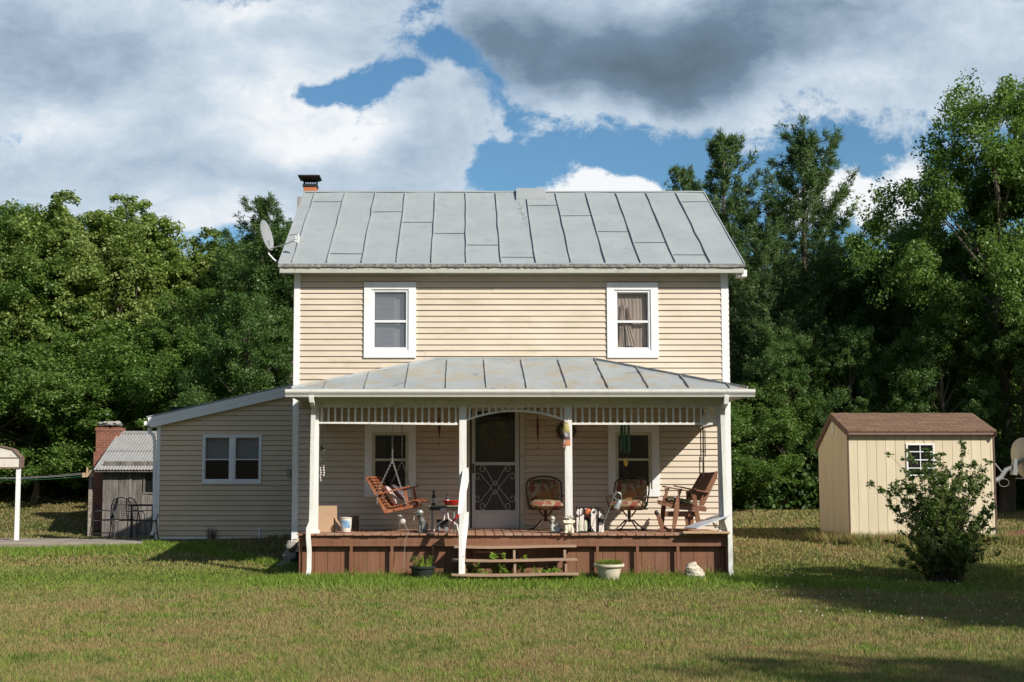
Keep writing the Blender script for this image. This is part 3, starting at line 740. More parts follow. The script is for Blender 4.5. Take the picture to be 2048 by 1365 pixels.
# ---------- chimney
CY = YR + 1.1
ch = MB(); cxl, cxr = XX(597, 390, CY), XX(640, 390, CY)
ch.boxr(cxl, cxr, CY - .25, CY + .25, 4, ZZ(398, CY)); chim = ch.build('chimney', M['mortar'], house)
mb = MB(); fa, fb = XX(608.5, 380, CY), XX(634, 380, CY); mb.boxr(fa, fb, CY - .15, CY + .15, ZZ(400, CY), ZZ(375.5, CY)); mb.build('clay_flue', M['clay'], chim, bevel=.01)
mb = MB()
zc0, zc1, zc2 = ZZ(376, CY), ZZ(371, CY), ZZ(361, CY)
for (x0, x1, y0, y1) in ((fa - .02, fb + .02, CY - .17, CY - .15), (fa - .02, fb + .02, CY + .15, CY + .17), (fa - .02, fa, CY - .15, CY + .15), (fb, fb + .02, CY - .15, CY + .15)): mb.boxr(x0, x1, y0, y1, zc0, zc1)
for i in range(9):
    x = fa + (fb - fa) * i / 8
    for y in (CY - .14, CY + .14): mb.tube([(x, y, zc1), (x, y, zc2)], .005, 4)
for i in range(8):
    y = CY - .14 + .28 * i / 7
    for x in (fa, fb): mb.tube([(x, y, zc1), (x, y, zc2)], .005, 4)
ca, cb = XX(598.5, 360, CY), XX(641.5, 360, CY)
mb.prism([(ca, CY - .30, zc2 + .04), (cb, CY - .30, zc2 + .04), (cb, CY + .30, zc2 + .04), (ca, CY + .30, zc2 + .04)], (0, 0, .03))
mb.add([(ca + .02, CY - .28, zc2 + .04), (cb - .02, CY - .28, zc2 + .04), (cb - .02, CY + .28, zc2 + .04), (ca + .02, CY + .28, zc2 + .04), (fa, CY - .15, zc2 - .02), (fb, CY - .15, zc2 - .02), (fb, CY + .15, zc2 - .02), (fa, CY + .15, zc2 - .02)],
       [(0, 4, 5, 1), (1, 5, 6, 2), (2, 6, 7, 3), (3, 7, 4, 0)])
mb.build('chimney_cap', M['black'], chim)

# ---------- porch
FY = 25.80
PXL, PXR = XX(597, 1064, FY), XX(1456, 1064, FY)
mb = MB(); nb_ = 46; rr = random.Random(2)
w = (PXR - PXL + .06) / nb_
for i in range(nb_):
    x0 = PXL - .03 + i * w; k = rr.uniform(-.012, .012)
    mb.boxr(x0 + .007, x0 + w - .007, FY - .06 + k, WY - .02, DECK_Z - .035 + rr.uniform(-.003, .003), DECK_Z + rr.uniform(-.003, .003))
deck = mb.build('porch_deck', M['deck'], house, bevel=.005)
mb = MB()
zj0, zj1 = ZZ(1086.5, FY), ZZ(1072, FY); zb0 = ZZ(1093, FY)
mb.boxr(PXL, PXR, FY, FY + .04, zj0 + .002, DECK_Z - .04); mb.boxr(PXL, PXR, FY - .012, FY + .02, zb0, zj0)
for px in (601, 702.5, 783.8, 866, 949, 1030, 1112, 1195, 1275, 1356, 1454):
    x = XX(px, 1120, FY); mb.boxr(x - .025, x + .025, FY - .012, FY + .028, -.1, zb0 - .001)
for x in (PXL, PXR - .04): mb.boxr(x, x + .04, FY + .04, WY - .03, -.1, DECK_Z - .04)
x = PXL + .05
while x < PXR - .1:
    wv_ = .236; mb.boxr(x, min(x + wv_ - .006, PXR - .05), FY + .10 + rr.uniform(0, .004), FY + .12, -.1, zb0 + .05); x += wv_
mb.boxr(PXL + .04, PXR - .04, FY + .125, FY + .13, -.1, zb0 + .05)
mb.build('skirt', M['skirt'], deck, bevel=.003)
# posts
POST = [(623.5, 637), (918.3, 933), (1129.3, 1144.2), (1437, 1451)]
ZB = ZZ(812.5, FY)
for i, (xa, xb) in enumerate(POST):
    a, b = XX(xa, 930, FY + .05), XX(xb, 930, FY + .05)
    mb = MB(); mb.boxr(a, b, FY + .0, FY + (b - a), DECK_Z, ZB + .05)
    if i in (0, 3): mb.boxr(a - .03, b + .03, FY - .02, FY + (b - a) + .03, DECK_Z, DECK_Z + .06)
    else: mb.boxr(a - .02, b + .02, FY - .015, FY + (b - a) + .02, DECK_Z, DECK_Z + .10)
    mb.build('porch_post', M['paintwood'], house, bevel=.006)
PL, PR = XX(620, 812, FY), XX(1452, 812, FY)
mb = MB(); mb.boxr(PL, PR, FY - .01, FY + .13, ZB, ZZ(792, FY)); mb.boxr(PL, PL + .12, FY + .13, WY - .02, ZB, ZZ(792, FY)); mb.boxr(PR - .12, PR, FY + .13, WY - .02, ZB, ZZ(792, FY))
mb.build('porch_beam', M['beam'], house, bevel=.004)
# spandrels
def spandrel(p0, p1, ztop, zfun, n, mat, inset=True):
    """turned-picket frieze between two posts, bottom rail following zfun(t)"""
    p0 = Vector(p0); p1 = Vector(p1); mb = MB(); d = (p1 - p0); k = 24
    for i in range(k):
        a = p0 + d * (i / k); b = p0 + d * ((i + 1) / k); mb.bar((a.x, a.y, zfun(i / k) + .018), (b.x, b.y, zfun((i + 1) / k) + .018), .045, .036)
    mb.bar((p0.x, p0.y, ztop - .012), (p1.x, p1.y, ztop - .012), .045, .024)
    for i in range(n):
        t = (i + .5) / n; q = p0 + d * t
        if ztop - zfun(t) < .05: continue
        mb.box((q.x, q.y, (ztop - .02 + zfun(t) + .03) / 2), (.036, .036, ztop - zfun(t) - .05), (0, 0, math.atan2(d.y, d.x)))
    return mb.build('spandrel', mat, house, smooth=False)
zr_ = ZZ(850, FY + .05)
px_ = lambda p: XX(p, 830, FY + .05)
spandrel((px_(637), FY + .06, 0), (px_(918.3), FY + .06, 0), ZB, lambda t: zr_ + .015 * (1 - t) + .02 * math.cos(t * 3) * .3, 21, M['white_old'])
spandrel((px_(1144.2), FY + .06, 0), (px_(1437), FY + .06, 0), ZB, lambda t: zr_ - .0, 21, M['white_old'])
zpk = ZZ(824, FY + .05); zen = ZZ(842.5, FY + .05)
spandrel((px_(933), FY + .06, 0), (px_(1129.3), FY + .06, 0), ZB, lambda t: zpk - (zpk - zen) * (abs(2 * t - 1) ** 2.0), 15, M['white_old'])
spandrel((PR - .06, FY + .2, 0), (PR - .06, WY - .04, 0), ZB, lambda t: zr_, 14, M['white_old'])
spandrel((PL + .06, FY + .2, 0), (PL + .06, WY - .04, 0), ZB, lambda t: zr_, 14, M['white_old'])
# ceiling
mb = MB(); mb.boxr(PL + .02, PR - .02, FY + .02, WY - .02, ZZ(792, FY) + .005, ZZ(792, FY) + .03); mb.build('porch_ceiling', M['soffit'], house)
# porch roof
GY = 25.33
ZG = ZZ(779, GY) ; GXL, GXR = XX(570, 782, GY), XX(1511, 782, GY)
HL, HR = XX(868, 720, WY), XX(1187, 720, WY); ZH = ZZ(720, WY)
TB = [Vector((GXL + .10, GY + .10, ZG + .02)), Vector((GXR - .12, GY + .10, ZG + .02))]
TT = [Vector((HL, WY - .03, ZH)), Vector((HR, WY - .03, ZH))]
mb = MB()
sheet(mb, TB[0], TB[1], TT[0], TT[1], 44, 8, .025, .005)
BL = Vector((GXL + .10, WY - .03, ZG + .02)); BR = Vector((GXR - .12, WY - .03, ZG + .02))
def tri(mb, A, B, C, n=8, th=.02):
    rows = []
    for j in range(n + 1):
        a_ = A.lerp(C, j / n); b_ = B.lerp(C, j / n); rows.append([a_.lerp(b_, i / n) for i in range(n + 1)])
    vs = [p for r_ in rows for p in r_]; fs = []
    for j in range(n):
        for i in range(n): q = j * (n + 1) + i; fs.append((q, q + 1, q + n + 2, q + n + 1))
    mb.add(vs, fs)
tri(mb, BL, TB[0], TT[0]); tri(mb, TB[1], BR, TT[1])
proof = mb.build('porch_roof', M['roof2'], house)
pn = (TB[1] - TB[0]).cross(TT[0] - TB[0]).normalized()
pz = lambda x, y, o=0: Vector((x, y, TB[0].z + (y - TB[0].y) * (TT[0].z - TB[0].z) / (TT[0].y - TB[0].y))) + pn * o
mb = MB()
for k in range(11):
    x = XX(648.5 + 81.2 * k, 776, GY + .1)
    y1 = WY - .04
    if x < HL: y1 = TB[0].y + (x - TB[0].x) / (HL - TB[0].x) * (WY - TB[0].y)
    if x > HR: y1 = TB[0].y + (TB[1].x - x) / (TB[1].x - HR) * (WY - TB[0].y)
    m_ = 4
    for j in range(m_):
        ya = TB[0].y + .02 + (y1 - TB[0].y - .04) * j / m_; yb = TB[0].y + .02 + (y1 - TB[0].y - .04) * (j + 1) / m_
        mb.bar(pz(x + rr.uniform(-.006, .006), ya, .014), pz(x, yb, .014), .014, .036, pn)
mb.bar(TB[0] + Vector((0, 0, .02)), TT[0] + Vector((0, 0, .02)), .03, .04); mb.bar(TB[1] + Vector((0, 0, .02)), TT[1] + Vector((0, 0, .02)), .03, .04)
mb.bar(TT[0] + Vector((0, 0, .02)), TT[1] + Vector((0, 0, .02)), .02, .05)
mb.build('standing_seams', M['roof2'], proof)
# gutter: K-profile along the front
prof = [(0, 0), (-.045, 0), (-.062, .035), (-.085, .06), (-.10, .085), (-.10, .125), (-.088, .125), (-.088, .12), (-.012, .12), (0, .12)]
zg0 = ZZ(794, GY - .0)
mb = MB()
mb.prism([(GXL, GY + .10 + p[0], zg0 + p[1] * 1.08) for p in prof[::-1]], (GXR - GXL, 0, 0))
mb.build('gutter', M['alum'], house, smooth=False)
mb = MB(); mb.boxr(GXL + .08, GXR - .08, GY + .10, GY + .13, zg0, ZG + .01); mb.boxr(GXL + .08, GXR - .08, GY + .13, FY - .012, zg0 + .03, zg0 + .045)
mb.boxr(GXL + .08, PL, FY - .012, WY - .02, zg0 + .03, zg0 + .045); mb.boxr(PR, GXR - .08, FY - .012, WY - .02, zg0 + .03, zg0 + .045)
mb.boxr(GXL + .07, GXL + .10, GY + .13, WY - .02, zg0 + .01, ZG + .01); mb.boxr(GXR - .10, GXR - .07, GY + .13, WY - .02, zg0 + .01, ZG + .01)
mb.build('porch_soffit', M['soffit'], house)
# downspouts
def spout(pts, w=.068, d=.05, mat='alum', tip=True):
    mb = MB()
    pts = [Vector(p) for p in pts]; ring = []; sec = [(-.5, -.5), (.5, -.5), (.5, .5), (-.5, .5)]
    for i, p in enumerate(pts):
        dd = (pts[min(i + 1, len(pts) - 1)] - pts[max(0, i - 1)]).normalized(); r_ = Vector((1, 0, 0)); r_ = (r_ - dd * r_.dot(dd)).normalized(); b_ = dd.cross(r_)
        ring.append([p + r_ * (s_[0] * w) + b_ * (s_[1] * d) for s_ in sec])
    vs = [q for r_ in ring for q in r_]; fs = []
    for i in range(len(pts) - 1):
        for k in range(4): k2 = (k + 1) % 4; fs.append((i * 4 + k, i * 4 + k2, i * 4 + 4 + k2, i * 4 + 4 + k))
    fs.append((0, 3, 2, 1)); e = (len(pts) - 1) * 4; fs.append((e, e + 1, e + 2, e + 3))
    mb.add(vs, fs)
    return mb.build('downspout', M[mat], house, bevel=.008)
spout([at(622, 793, GY + .05), at(623.5, 803, GY + .06), at(627, 815, FY - .10), at(626.5, 830, FY - .06), at(625, 900, FY - .06), at(623.5, 1010, FY - .06), at(622.5, 1044, FY - .06), at(617, 1058, FY - .09), at(616.5, 1075, FY - .12), at(618.5, 1100, FY - .12), at(618, 1140, FY - .12), at(615, 1158, FY - .2)], .085, .06)
spout([at(1453, 792, GY + .05), at(1452, 806, GY + .06), at(1446, 816, FY - .10), at(1444.5, 828, FY - .06), at(1447, 900, FY - .06), at(1452, 1040, FY - .06), at(1459, 1062, FY - .08), at(1460, 1080, FY - .1), at(1461, 1140, FY - .1), at(1464, 1157, FY - .18)], .085, .06)
spout([at(1455, 552, WY + .05), at(1457, 700, WY + .05), at(1459, 800, WY + .02), at(1460, 1060, WY + .02)], .03, .05, 'trim')
for (px, py) in ((615, 1156), (1465, 1157)):
    mb = MB(); p = at(px, py, FY - .22); mb.lathe([(.05, 0), (.06, .03), (.055, .07)], (p.x, p.y, .01), 12); mb.build('drain_boot', M['black'], house)
# floodlight pair at the left porch corner
mb = MB(); q = at(606, 806, WY - .12)
for dx, rz in ((-.05, .5), (.07, -.4)):
    mm = Euler((R(60), 0, rz)).to_matrix(); mb.lathe([(.02, .10), (.035, .06), (.075, 0), (.07, -.01)], (q.x + dx, q.y, q.z), 14, mm)
mb.box((q.x, WY - .05, q.z + .03), (.1, .08, .1)); mb.build('floodlight', basic('stained_lamp_glass', (.42, .38, .26), .4, .2, 12, 0, dirt=(.1, .09, .06), damt=.8, dscale=14), house)

# ---------- steps and handrail
steps = thing('steps', None, None); steps.parent = house
for px in (929, 1029.5, 1131.5):
    st = MB(); x = XX(px, 1120, FY - .5)
    st.prism([(x - .022, FY - .03, DECK_Z - .25), (x - .022, FY - .03, 0), (x - .022, 24.98, -.02), (x - .022, 24.98, .10), (x - .022, 25.26, .12), (x - .022, 25.26, .33), (x - .022, 25.52, .35), (x - .022, 25.52, .56), (x - .022, FY - .03, .58)][::-1], (.044, 0, 0))
    st.build('stringer', M['tread'], steps, bevel=.004)
for (xa, xb, py, Y) in ((906, 1153, 1092.5, 25.50), (904.6, 1154.8, 1119.5, 25.22), (903, 1158, 1148.5, 24.94)):
    z = ZZ(py, Y); n = 10; mb = MB(); a_ = XX(xa, py, Y); b_ = XX(xb, py, Y)
    for y0, y1 in ((Y, Y + .135), (Y + .145, Y + .28)):
        vs = []; fs = []
        for i in range(n + 1):
            t = i / n; x = a_ + (b_ - a_) * t; zz = z - .012 * math.sin(t * 5)
            vs += [(x, y0, zz - .038), (x, y0, zz), (x, y1, zz), (x, y1, zz - .038)]
        for i in range(n):
            for k in range(4): k2 = (k + 1) % 4; fs.append((i * 4 + k, i * 4 + k2, i * 4 + 4 + k2, i * 4 + 4 + k))
        fs += [(0, 3, 2, 1), (n * 4, n * 4 + 1, n * 4 + 2, n * 4 + 3)]
        mb.add(vs, fs)
    mb.build('tread', M['tread'], steps, bevel=.005)
mb = MB()
a_ = XX(917.5, 1100, 25.0); b_ = XX(925.5, 1100, 25.0); mb.boxr(a_, b_, 25.0, 25.09, ZZ(1149, 25.0), ZZ(1050, 25.0))
hr = mb.build('handrail', M['paintwood'], house, bevel=.004)
mb = MB(); Y0, Y1 = FY - .03, 24.97
mb.add([at(926, 941, Y0), at(937, 935, Y0), at(937.5, 962, Y0), at(924, 1027, Y1), at(916, 1029, Y1), at(919, 985, Y1 + .3)] , [(5, 4, 3, 2, 1, 0)])
base = len(mb.v); mb.v += [tuple(Vector(v) + Vector((0, .05, -.005))) for v in mb.v[:6]]; mb.f.append(tuple(range(base, base + 6))); mb.mi.append(0)
for i in range(6): j = (i + 1) % 6; mb.f.append((i, j, base + j, base + i)); mb.mi.append(0)
mb.build('top_rail', M['paintwood'], hr, smooth=False)
mb = MB(); mb.prism([at(929, 1027, 25.12), at(937.5, 1024, 25.3), at(937, 1050, 25.3), at(929, 1112, 25.06), at(924, 1112, 25.05), at(923, 1080, 25.08)], (0, .045, 0)); mb.build('lower_rail', M['paintwood'], hr, smooth=False)
mb = MB(); mb.boxr(XX(922.5, 1130, 25.1), XX(929.5, 1130, 25.1), 25.1, 25.14, .02, ZZ(1112, 25.1)); mb.build('brace', M['paintwood'], hr)

# ================================================================== side wing
WGY = 32.8
wx0, wx1 = XX(313.5, 960, WGY), XL - .01
wz0 = ZZ(1077, WGY)
ty0 = ZZ(850, WGY); tx0 = XX(316, 850, WGY); ty1 = ZZ(794, WGY); tx1 = XX(566, 794, WGY)
sl = (ty1 - ty0) / (tx1 - tx0); a0 = ty0 - sl * tx0
wing = MB(); zrw = ZZ(861, WGY)
WW = px_rect(405.5, 523.5, 870.5, 968.5, WGY)
lap(wing, (0, WGY, 0), (1, 0, 0), (0, -1, 0), wx0 + .02, wx1 + .3, wz0, ty1 + .6, PITCH_S, zrw, [(WW[0] + .03, WW[1] - .03, WW[2] + .03, WW[3] - .03)], top=(a0 + .05, sl))
lap(wing, (wx0 + .02, WGY, 0), (0, 1, 0), (-1, 0, 0), 0, 4.0, wz0, ty0, PITCH_S, zrw)
wing = wing.build('wing_wall', M['siding2'], house, smooth=False)
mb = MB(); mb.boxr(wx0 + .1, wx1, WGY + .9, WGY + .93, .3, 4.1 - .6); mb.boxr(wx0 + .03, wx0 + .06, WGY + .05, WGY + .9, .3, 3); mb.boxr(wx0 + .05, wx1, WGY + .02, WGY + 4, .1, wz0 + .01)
mb.build('dark_backing', M['dark'], wing)  # black sheets paint the wing's unlit inside
mb = MB(); mb.boxr(wx0, XX(320, 960, WGY), WGY - .035, WGY + .01, wz0 - .02, a0 + sl * wx0 + .06); mb.boxr(wx0 - .01, wx0 + .012, WGY - .034, WGY + .1, wz0, a0 + sl * wx0); mb.build('corner_board', M['trim'], wing, bevel=.004)
mb = MB(); mb.boxr(wx0 + .1, wx1, WGY - .035, WGY - .02, wz0 - .015, wz0 + .02); mb.boxr(XX(517, 1060, WGY), XX(521, 1060, WGY), WGY - .045, WGY - .02, wz0, ZZ(1056, WGY)); mb.build('bottom_trim', M['trim'], wing)
mb = MB(); mb.boxr(wx0 + .05, wx1, WGY, WGY + .2, -.1, wz0 - .01); mb.build('foundation', M['stone'], wing)
# wing roof with rake boards
def wr(px, py, Y=WGY - .14): return at(px, py, Y)
ex = XX(296, 845, WGY); ez = a0 + sl * ex
A_ = Vector((ex, WGY - .16, a0 + sl * ex + .24)); B_ = Vector((XL + .02, WGY - .16, a0 + sl * (XL + .02) + .24))
mb = MB(); sheet(mb, A_, B_, A_ + Vector((0, 4.5, 0)), B_ + Vector((0, 4.5, 0)), 8, 4, .02, 0); wroof = mb.build('wing_roof', M['roof'], house)
mb = MB(); u_ = Vector((-sl, 0, 1)).normalized()
mb.bar(A_ + Vector((.03, .02, -.085)), B_ + Vector((0, .02, -.085)), .02, .11, u_); mb.bar(A_ + Vector((.08, .10, -.19)), B_ + Vector((0, .10, -.19)), .17, .14, u_)
mb.build('rake_board', M['trim'], wroof, bevel=.004)
mb = MB(); mb.boxr(ex - .07, ex + .10, WGY - .12, WGY + 4.2, ez + .03, ez + .13); mb.build('eave_gutter', M['trim'], wroof, bevel=.01)
spout([at(298, 856, WGY - .02), at(299, 864, WGY - .02), at(307.5, 872, WGY - .02), at(309.5, 885, WGY - .02), at(308.5, 1040, WGY - .02), at(307.5, 1060, WGY - .03), at(303, 1071, WGY - .12)], .07, .05, 'trim')
# wing double window
a, b, c, d = WW
mb = MB(); frame_ring(mb, WW, .045, WGY - .05, WGY + .01); xm = (a + b) / 2 + .005; mb.boxr(xm - .055, xm + .055, WGY - .045, WGY + .01, c + .045, d - .045); mb.boxr(a + .02, b - .02, WGY - .047, WGY, c + .04, c + .09)
wn = mb.build('window', M['trim'], wing, bevel=.004)
zm = ZZ(919.5, WGY)
mb = MB()
for x0, x1 in ((a + .045, xm - .055), (xm + .055, b - .045)): frame_ring(mb, (x0, x1, c + .09, d - .045), .022, WGY - .03, WGY + .02); mb.boxr(x0, x1, WGY - .032, WGY + .02, zm - .012, zm + .012)
mb.build('sash', M['trim'], wn, bevel=.002)
mb = MB()
for x0, x1 in ((a + .06, xm - .06), (xm + .06, b - .06)): mb.boxr(x0, x1, WGY + .0, WGY + .004, c + .09, d - .05)
mb.build('pane', M['glass'], wn, smooth=False)
mb = MB()
for x0, x1 in ((a + .06, xm - .06), (xm + .06, b - .06)): mb.boxr(x0, x1, WGY + .06, WGY + .063, zm, d - .05)
mb.build('blind', M['blind'], wn, smooth=False)
mb = MB(); mb.boxr(b - .10, b - .075, WGY + .03, WGY + .09, c + .1, zm - .01); mb.build('curtain', basic('rust_curtain', (.30, .12, .06), .9, .3, 8), wn)
mb = MB(); q = at(577, 945, WGY - .06); mb.box((q.x, q.y, q.z), (.09, .08, .17)); mb.tube([(q.x + .07, WGY - .03, q.z), (q.x + .07, WGY - .03, wz0 + .35)], .013); mb.build('meter_box', M['grey_metal'], wing, bevel=.01)
# ================================================================== trees
def rhombs(C, Nn, D, l, w, rng):
    """leaf-sized faces: centre C, normal Nn, direction D"""
    n = len(C); Nn = Nn / (np.linalg.norm(Nn, axis=1, keepdims=True) + 1e-9)
    D = D - (D * Nn).sum(1, keepdims=True) * Nn; D = D / (np.linalg.norm(D, axis=1, keepdims=True) + 1e-9)
    B = np.cross(Nn, D); l = l[:, None]; w = w[:, None]
    v = np.stack([C - D * l * .5, C + B * w * .5 + D * l * .05, C + D * l * .5 - Nn * l * .12, C - B * w * .5 + D * l * .05], 1)
    return v.reshape(-1, 3), np.arange(4 * n).reshape(n, 4)
def sph(n, rng):
    d = rng.normal(size=(n, 3)); return d / np.linalg.norm(d, axis=1, keepdims=True)
def limbs(mb, base, trunk_h, r0, targets, rr, lean=(0, 0)):
    pts = []; rs = []
    for k in range(7):
        t = k / 6; pts.append((base[0] + lean[0] * t + .12 * math.sin(k * 1.7), base[1] + lean[1] * t + .1 * math.cos(k * 2.1), base[2] + trunk_h * t)); rs.append(r0 * (1.45 if k == 0 else 1.0) * (1 - .72 * t))
    mb.tube(pts, rs, 9)
    for (x, y, z) in targets:
        t = min(.92, max(.18, (z - base[2]) / trunk_h * .72)); k = min(5, int(t * 6)); f = t * 6 - k
        p = Vector(pts[k]).lerp(Vector(pts[k + 1]), f); q = Vector((x, y, z)); m = p.lerp(q, .5) + Vector((rr.uniform(-.3, .3), rr.uniform(-.3, .3), rr.uniform(-.1, .4)))
        rb = r0 * (1 - .72 * t) * .42; mb.tube([p, m, q], [rb, rb * .55, rb * .16], 6)
def broad_tree(name, seed, H, Rc, base_h, nl, per, leaf, mat, loc, label, cat='tree', group=None, lobe=1.1, top=.85, gaps=0.0, bark='bark', r0=.22):
    rng = np.random.default_rng(seed); rr = random.Random(seed)
    root = thing(name, label, cat, (0, 0, 0), 0, group)
    hc = (H + base_h) / 2; rz = (H - base_h) / 2
    d = sph(nl, rng); rad = rng.uniform(.25, 1, nl) ** .45
    shape = 1 - top * .35 * np.clip(d[:, 2], 0, 1)                  # a little narrower at the top
    wob = 1 + .16 * np.sin(d[:, 0] * 5 + seed) * np.cos(d[:, 1] * 4 + seed * 2) + .08 * rng.normal(size=nl)
    C = np.stack([d[:, 0] * Rc * rad * shape * wob, d[:, 1] * Rc * rad * shape * wob, hc + d[:, 2] * (rz - lobe * .35) * rad], 1)
    V = []; Q = []; off = 0
    for i in range(nl):
        if rng.random() < gaps: continue
        n = int(per * rng.uniform(.6, 1.3)); R_ = lobe * rng.uniform(.55, 1.15)
        # several little sprays inside each lobe, so light and dark clumps appear
        ns = 9; sc = sph(ns, rng) * np.array([R_, R_, R_ * .8]) * rng.uniform(.5, 1, (ns, 1)); sc[:, 2] += .1
        which = rng.integers(0, ns, n); o = sph(n, rng) * (rng.random((n, 1)) ** .5) * np.array([R_ * .42, R_ * .42, R_ * .34])
        P_ = C[i] + sc[which] + o
        nn = sph(n, rng) * .75 + np.array([0, 0, .75]) + o / (R_ + .01) * .8
        dd = sph(n, rng) * .8 + (P_ - np.array([0, 0, hc])) * .12 + np.array([0, 0, -.35])
        l = leaf * rng.uniform(.6, 1.3, n); v, q = rhombs(P_, nn, dd, l, l * .62, rng); V.append(v); Q.append(q + off); off += len(v)
    np_mesh('crown', np.concatenate(V), np.concatenate(Q), mat, root)
    mb = MB(); order = rng.permutation(nl)[:min(26, nl)]
    limbs(mb, (0, 0, -.3), H * .86, r0 * H / 12, [tuple(C[i]) for i in order], rr)
    mb.build('trunk', M[bark], root)
    root.location = loc; return root
def pine_tree(name, seed, H, Rc, base_h, loc, label, group=None, dens=1.0, up=.55):
    rng = np.random.default_rng(seed); rr = random.Random(seed); root = thing(name, label, 'pine tree', (0, 0, 0), 0, group)
    mb = MB(); mb.tube([(0, 0, -.3), (.05, 0, H * .3), (-.05, .05, H * .6), (0, 0, H)], [.24 * H / 12, .18 * H / 12, .10 * H / 12, .015], 8)
    TP = []; TD = []
    z = base_h; 
    while z < H - .25:
        f = (z - base_h) / (H - base_h); r = Rc * (1 - f) ** .8 * (.55 + .45 * math.sin(min(1, f * 4 + .3) * 1.57)) + .15
        nb = rr.randint(4, 6); a0 = rr.random() * 6.28
        for k in range(nb):
            a = a0 + 6.28 * k / nb + rr.uniform(-.35, .35); L_ = r * rr.choice((rr.uniform(.35, .8), rr.uniform(.8, 1.45)))
            rise = up * (.3 + max(0, f - .3) * 2.6) * L_; n = 7; pts = []
            for j in range(n + 1):
                t = j / n; pts.append(Vector((math.cos(a) * L_ * t, math.sin(a) * L_ * t, z + rise * (t ** 1.6) + .04 * math.sin(j * 2 + k))))
            mb.tube(pts, [.045 * (1 - f * .7) * (1 - .85 * j / n) * max(.5, L_ / 2) for j in range(n + 1)], 4)
            m = int(54 * dens * max(.35, L_ / 2.2))
            for q in range(m):
                t = .22 + .78 * rr.random() ** .75; j = min(n - 1, int(t * n)); p = pts[j].lerp(pts[j + 1], t * n - j)
                side = Vector((-math.sin(a), math.cos(a), 0)) * rr.choice((-1, 1)) * rr.uniform(0, .24) * L_ * (1.15 - t) + Vector((math.cos(a), math.sin(a), 0)) * rr.uniform(0, .15)
                p2 = p + side + Vector((0, 0, rr.uniform(-.05, .22)))
                TP.append(tuple(p2)); dd = (side * .9 + Vector((math.cos(a) * .5, math.sin(a) * .5, .65))).normalized(); TD.append(tuple(dd))
        z += rr.uniform(.26, .42) * H / 12
    for q in range(30): TP.append((rr.uniform(-.08, .08), rr.uniform(-.08, .08), H - rr.random() * .7)); TD.append((0, 0, 1))
    TP = np.array(TP); TD = np.array(TD); n = len(TP); k = 12
    P_ = np.repeat(TP, k, 0); D_ = np.repeat(TD, k, 0) * .9 + sph(n * k, rng) * .75
    D_ /= np.linalg.norm(D_, axis=1, keepdims=True); l = rng.uniform(.12, .28, n * k)
    P_ = P_ + D_ * l[:, None] * .5 + rng.normal(0, .035, P_.shape)
    v, q = rhombs(P_, sph(n * k, rng), D_, l, np.full(n * k, .030), rng)
    np_mesh('crown', v, q, M['needle'], root); mb.build('trunk', M['bark'], root); root.location = loc; return root

def put(root, px, top, Y, H, rz=0, wid=1.0, ground=None):
    """stand a tree so that its top reaches the measured height"""
    p = at(px, top, Y); g = gzf(p.x, Y) if ground is None else ground
    s = (p.z - g) / H; root.location = (p.x, Y, g); root.scale = (s * wid, s * wid, s); root.rotation_euler = (0, 0, rz); return root
GL = 'broadleaf trees of the left woods'; GR = 'trees of the right woods'; GB = 'trees deeper in the woods'
tA = broad_tree('broadleaf_tree', 11, 12, 3.9, 1.2, 95, 1000, .128, M['leaf'], (0, 0, 0), 'tall full green broadleaf tree at the left edge of the photo', group=GL)
tB = broad_tree('broadleaf_tree', 12, 12, 3.2, 2.2, 80, 1000, .128, M['leaf'], (0, 0, 0), 'tall green broadleaf tree with a pale leaning trunk behind the clothesline', group=GL)
tY = broad_tree('poplar_tree', 13, 12, 2.6, 3.0, 66, 950, .14, M['leaf_y'], (0, 0, 0), 'yellow-green poplar with sky showing through its top', group=GL, gaps=.12, lobe=.85, top=2.1)
tD = broad_tree('dark_tree', 14, 12, 4.0, 1.0, 95, 1000, .128, M['leaf_d'], (0, 0, 0), 'dark broadleaf tree right behind the storage shed', group=GR)
tS = broad_tree('understory_tree', 15, 7, 3.2, .25, 60, 900, .122, M['leaf'], (0, 0, 0), 'low leafy understory tree over the left lawn edge', group=GL, lobe=.95)
tO = broad_tree('oak_tree', 16, 13, 4.3, 3.2, 105, 1000, .128, M['leaf'], (0, 0, 0), 'very tall oak rising above everything at the right edge', group=GR, lobe=1.15, gaps=.03)
tP = pine_tree('pine_tree', 21, 12, 2.6, 1.4, (0, 0, 0), 'white pine with upswept twin tops just right of the roof', group=GR)
tQ = pine_tree('pine_tree', 22, 12, 3.3, 1.0, (0, 0, 0), 'widest white pine, its ragged top against the blue gap', group=GR, up=.75)
used = set()
def tree(src, px, top, Y, label, rz=0, wid=1.0, group=None):
    H = {tA.name: 12, tB.name: 12, tY.name: 12, tD.name: 12, tS.name: 7, tO.name: 13, tP.name: 12, tQ.name: 12}[src.name]
    o = src if src.name not in used else copy_tree(src); used.add(src.name)
    put(o, px, top, Y, H, rz, wid)
    if label: o['label'] = label
    if group: o['group'] = group
    return o
tree(tA, -15, 372, 53, 'tall full green broadleaf tree cut off by the left edge of the photo', .3, 1.0)
tree(tY, 105, 372, 53, 'pointed yellow-green poplar at the left, between two darker green crowns', 4.2, 1.1)
tree(tY, 240, 376, 54, 'pointed yellow-green poplar just left of the see-through one', 5.3, 1.0)
tree(tB, 50, 405, 54.5, 'tall green tree whose pale trunk shows behind the clothesline', 1.1, 1.25)
tree(tA, 175, 415, 57, 'tall rounded green tree behind the brick chimney of the outbuilding', 2.3, .95)
tree(tY, 305, 392, 55, 'yellow-green poplar with sky showing through its top', .7, .95)
tree(tY, 415, 452, 56, 'second yellow-green poplar, lower and right of the see-through one', 2.9, 1.2)
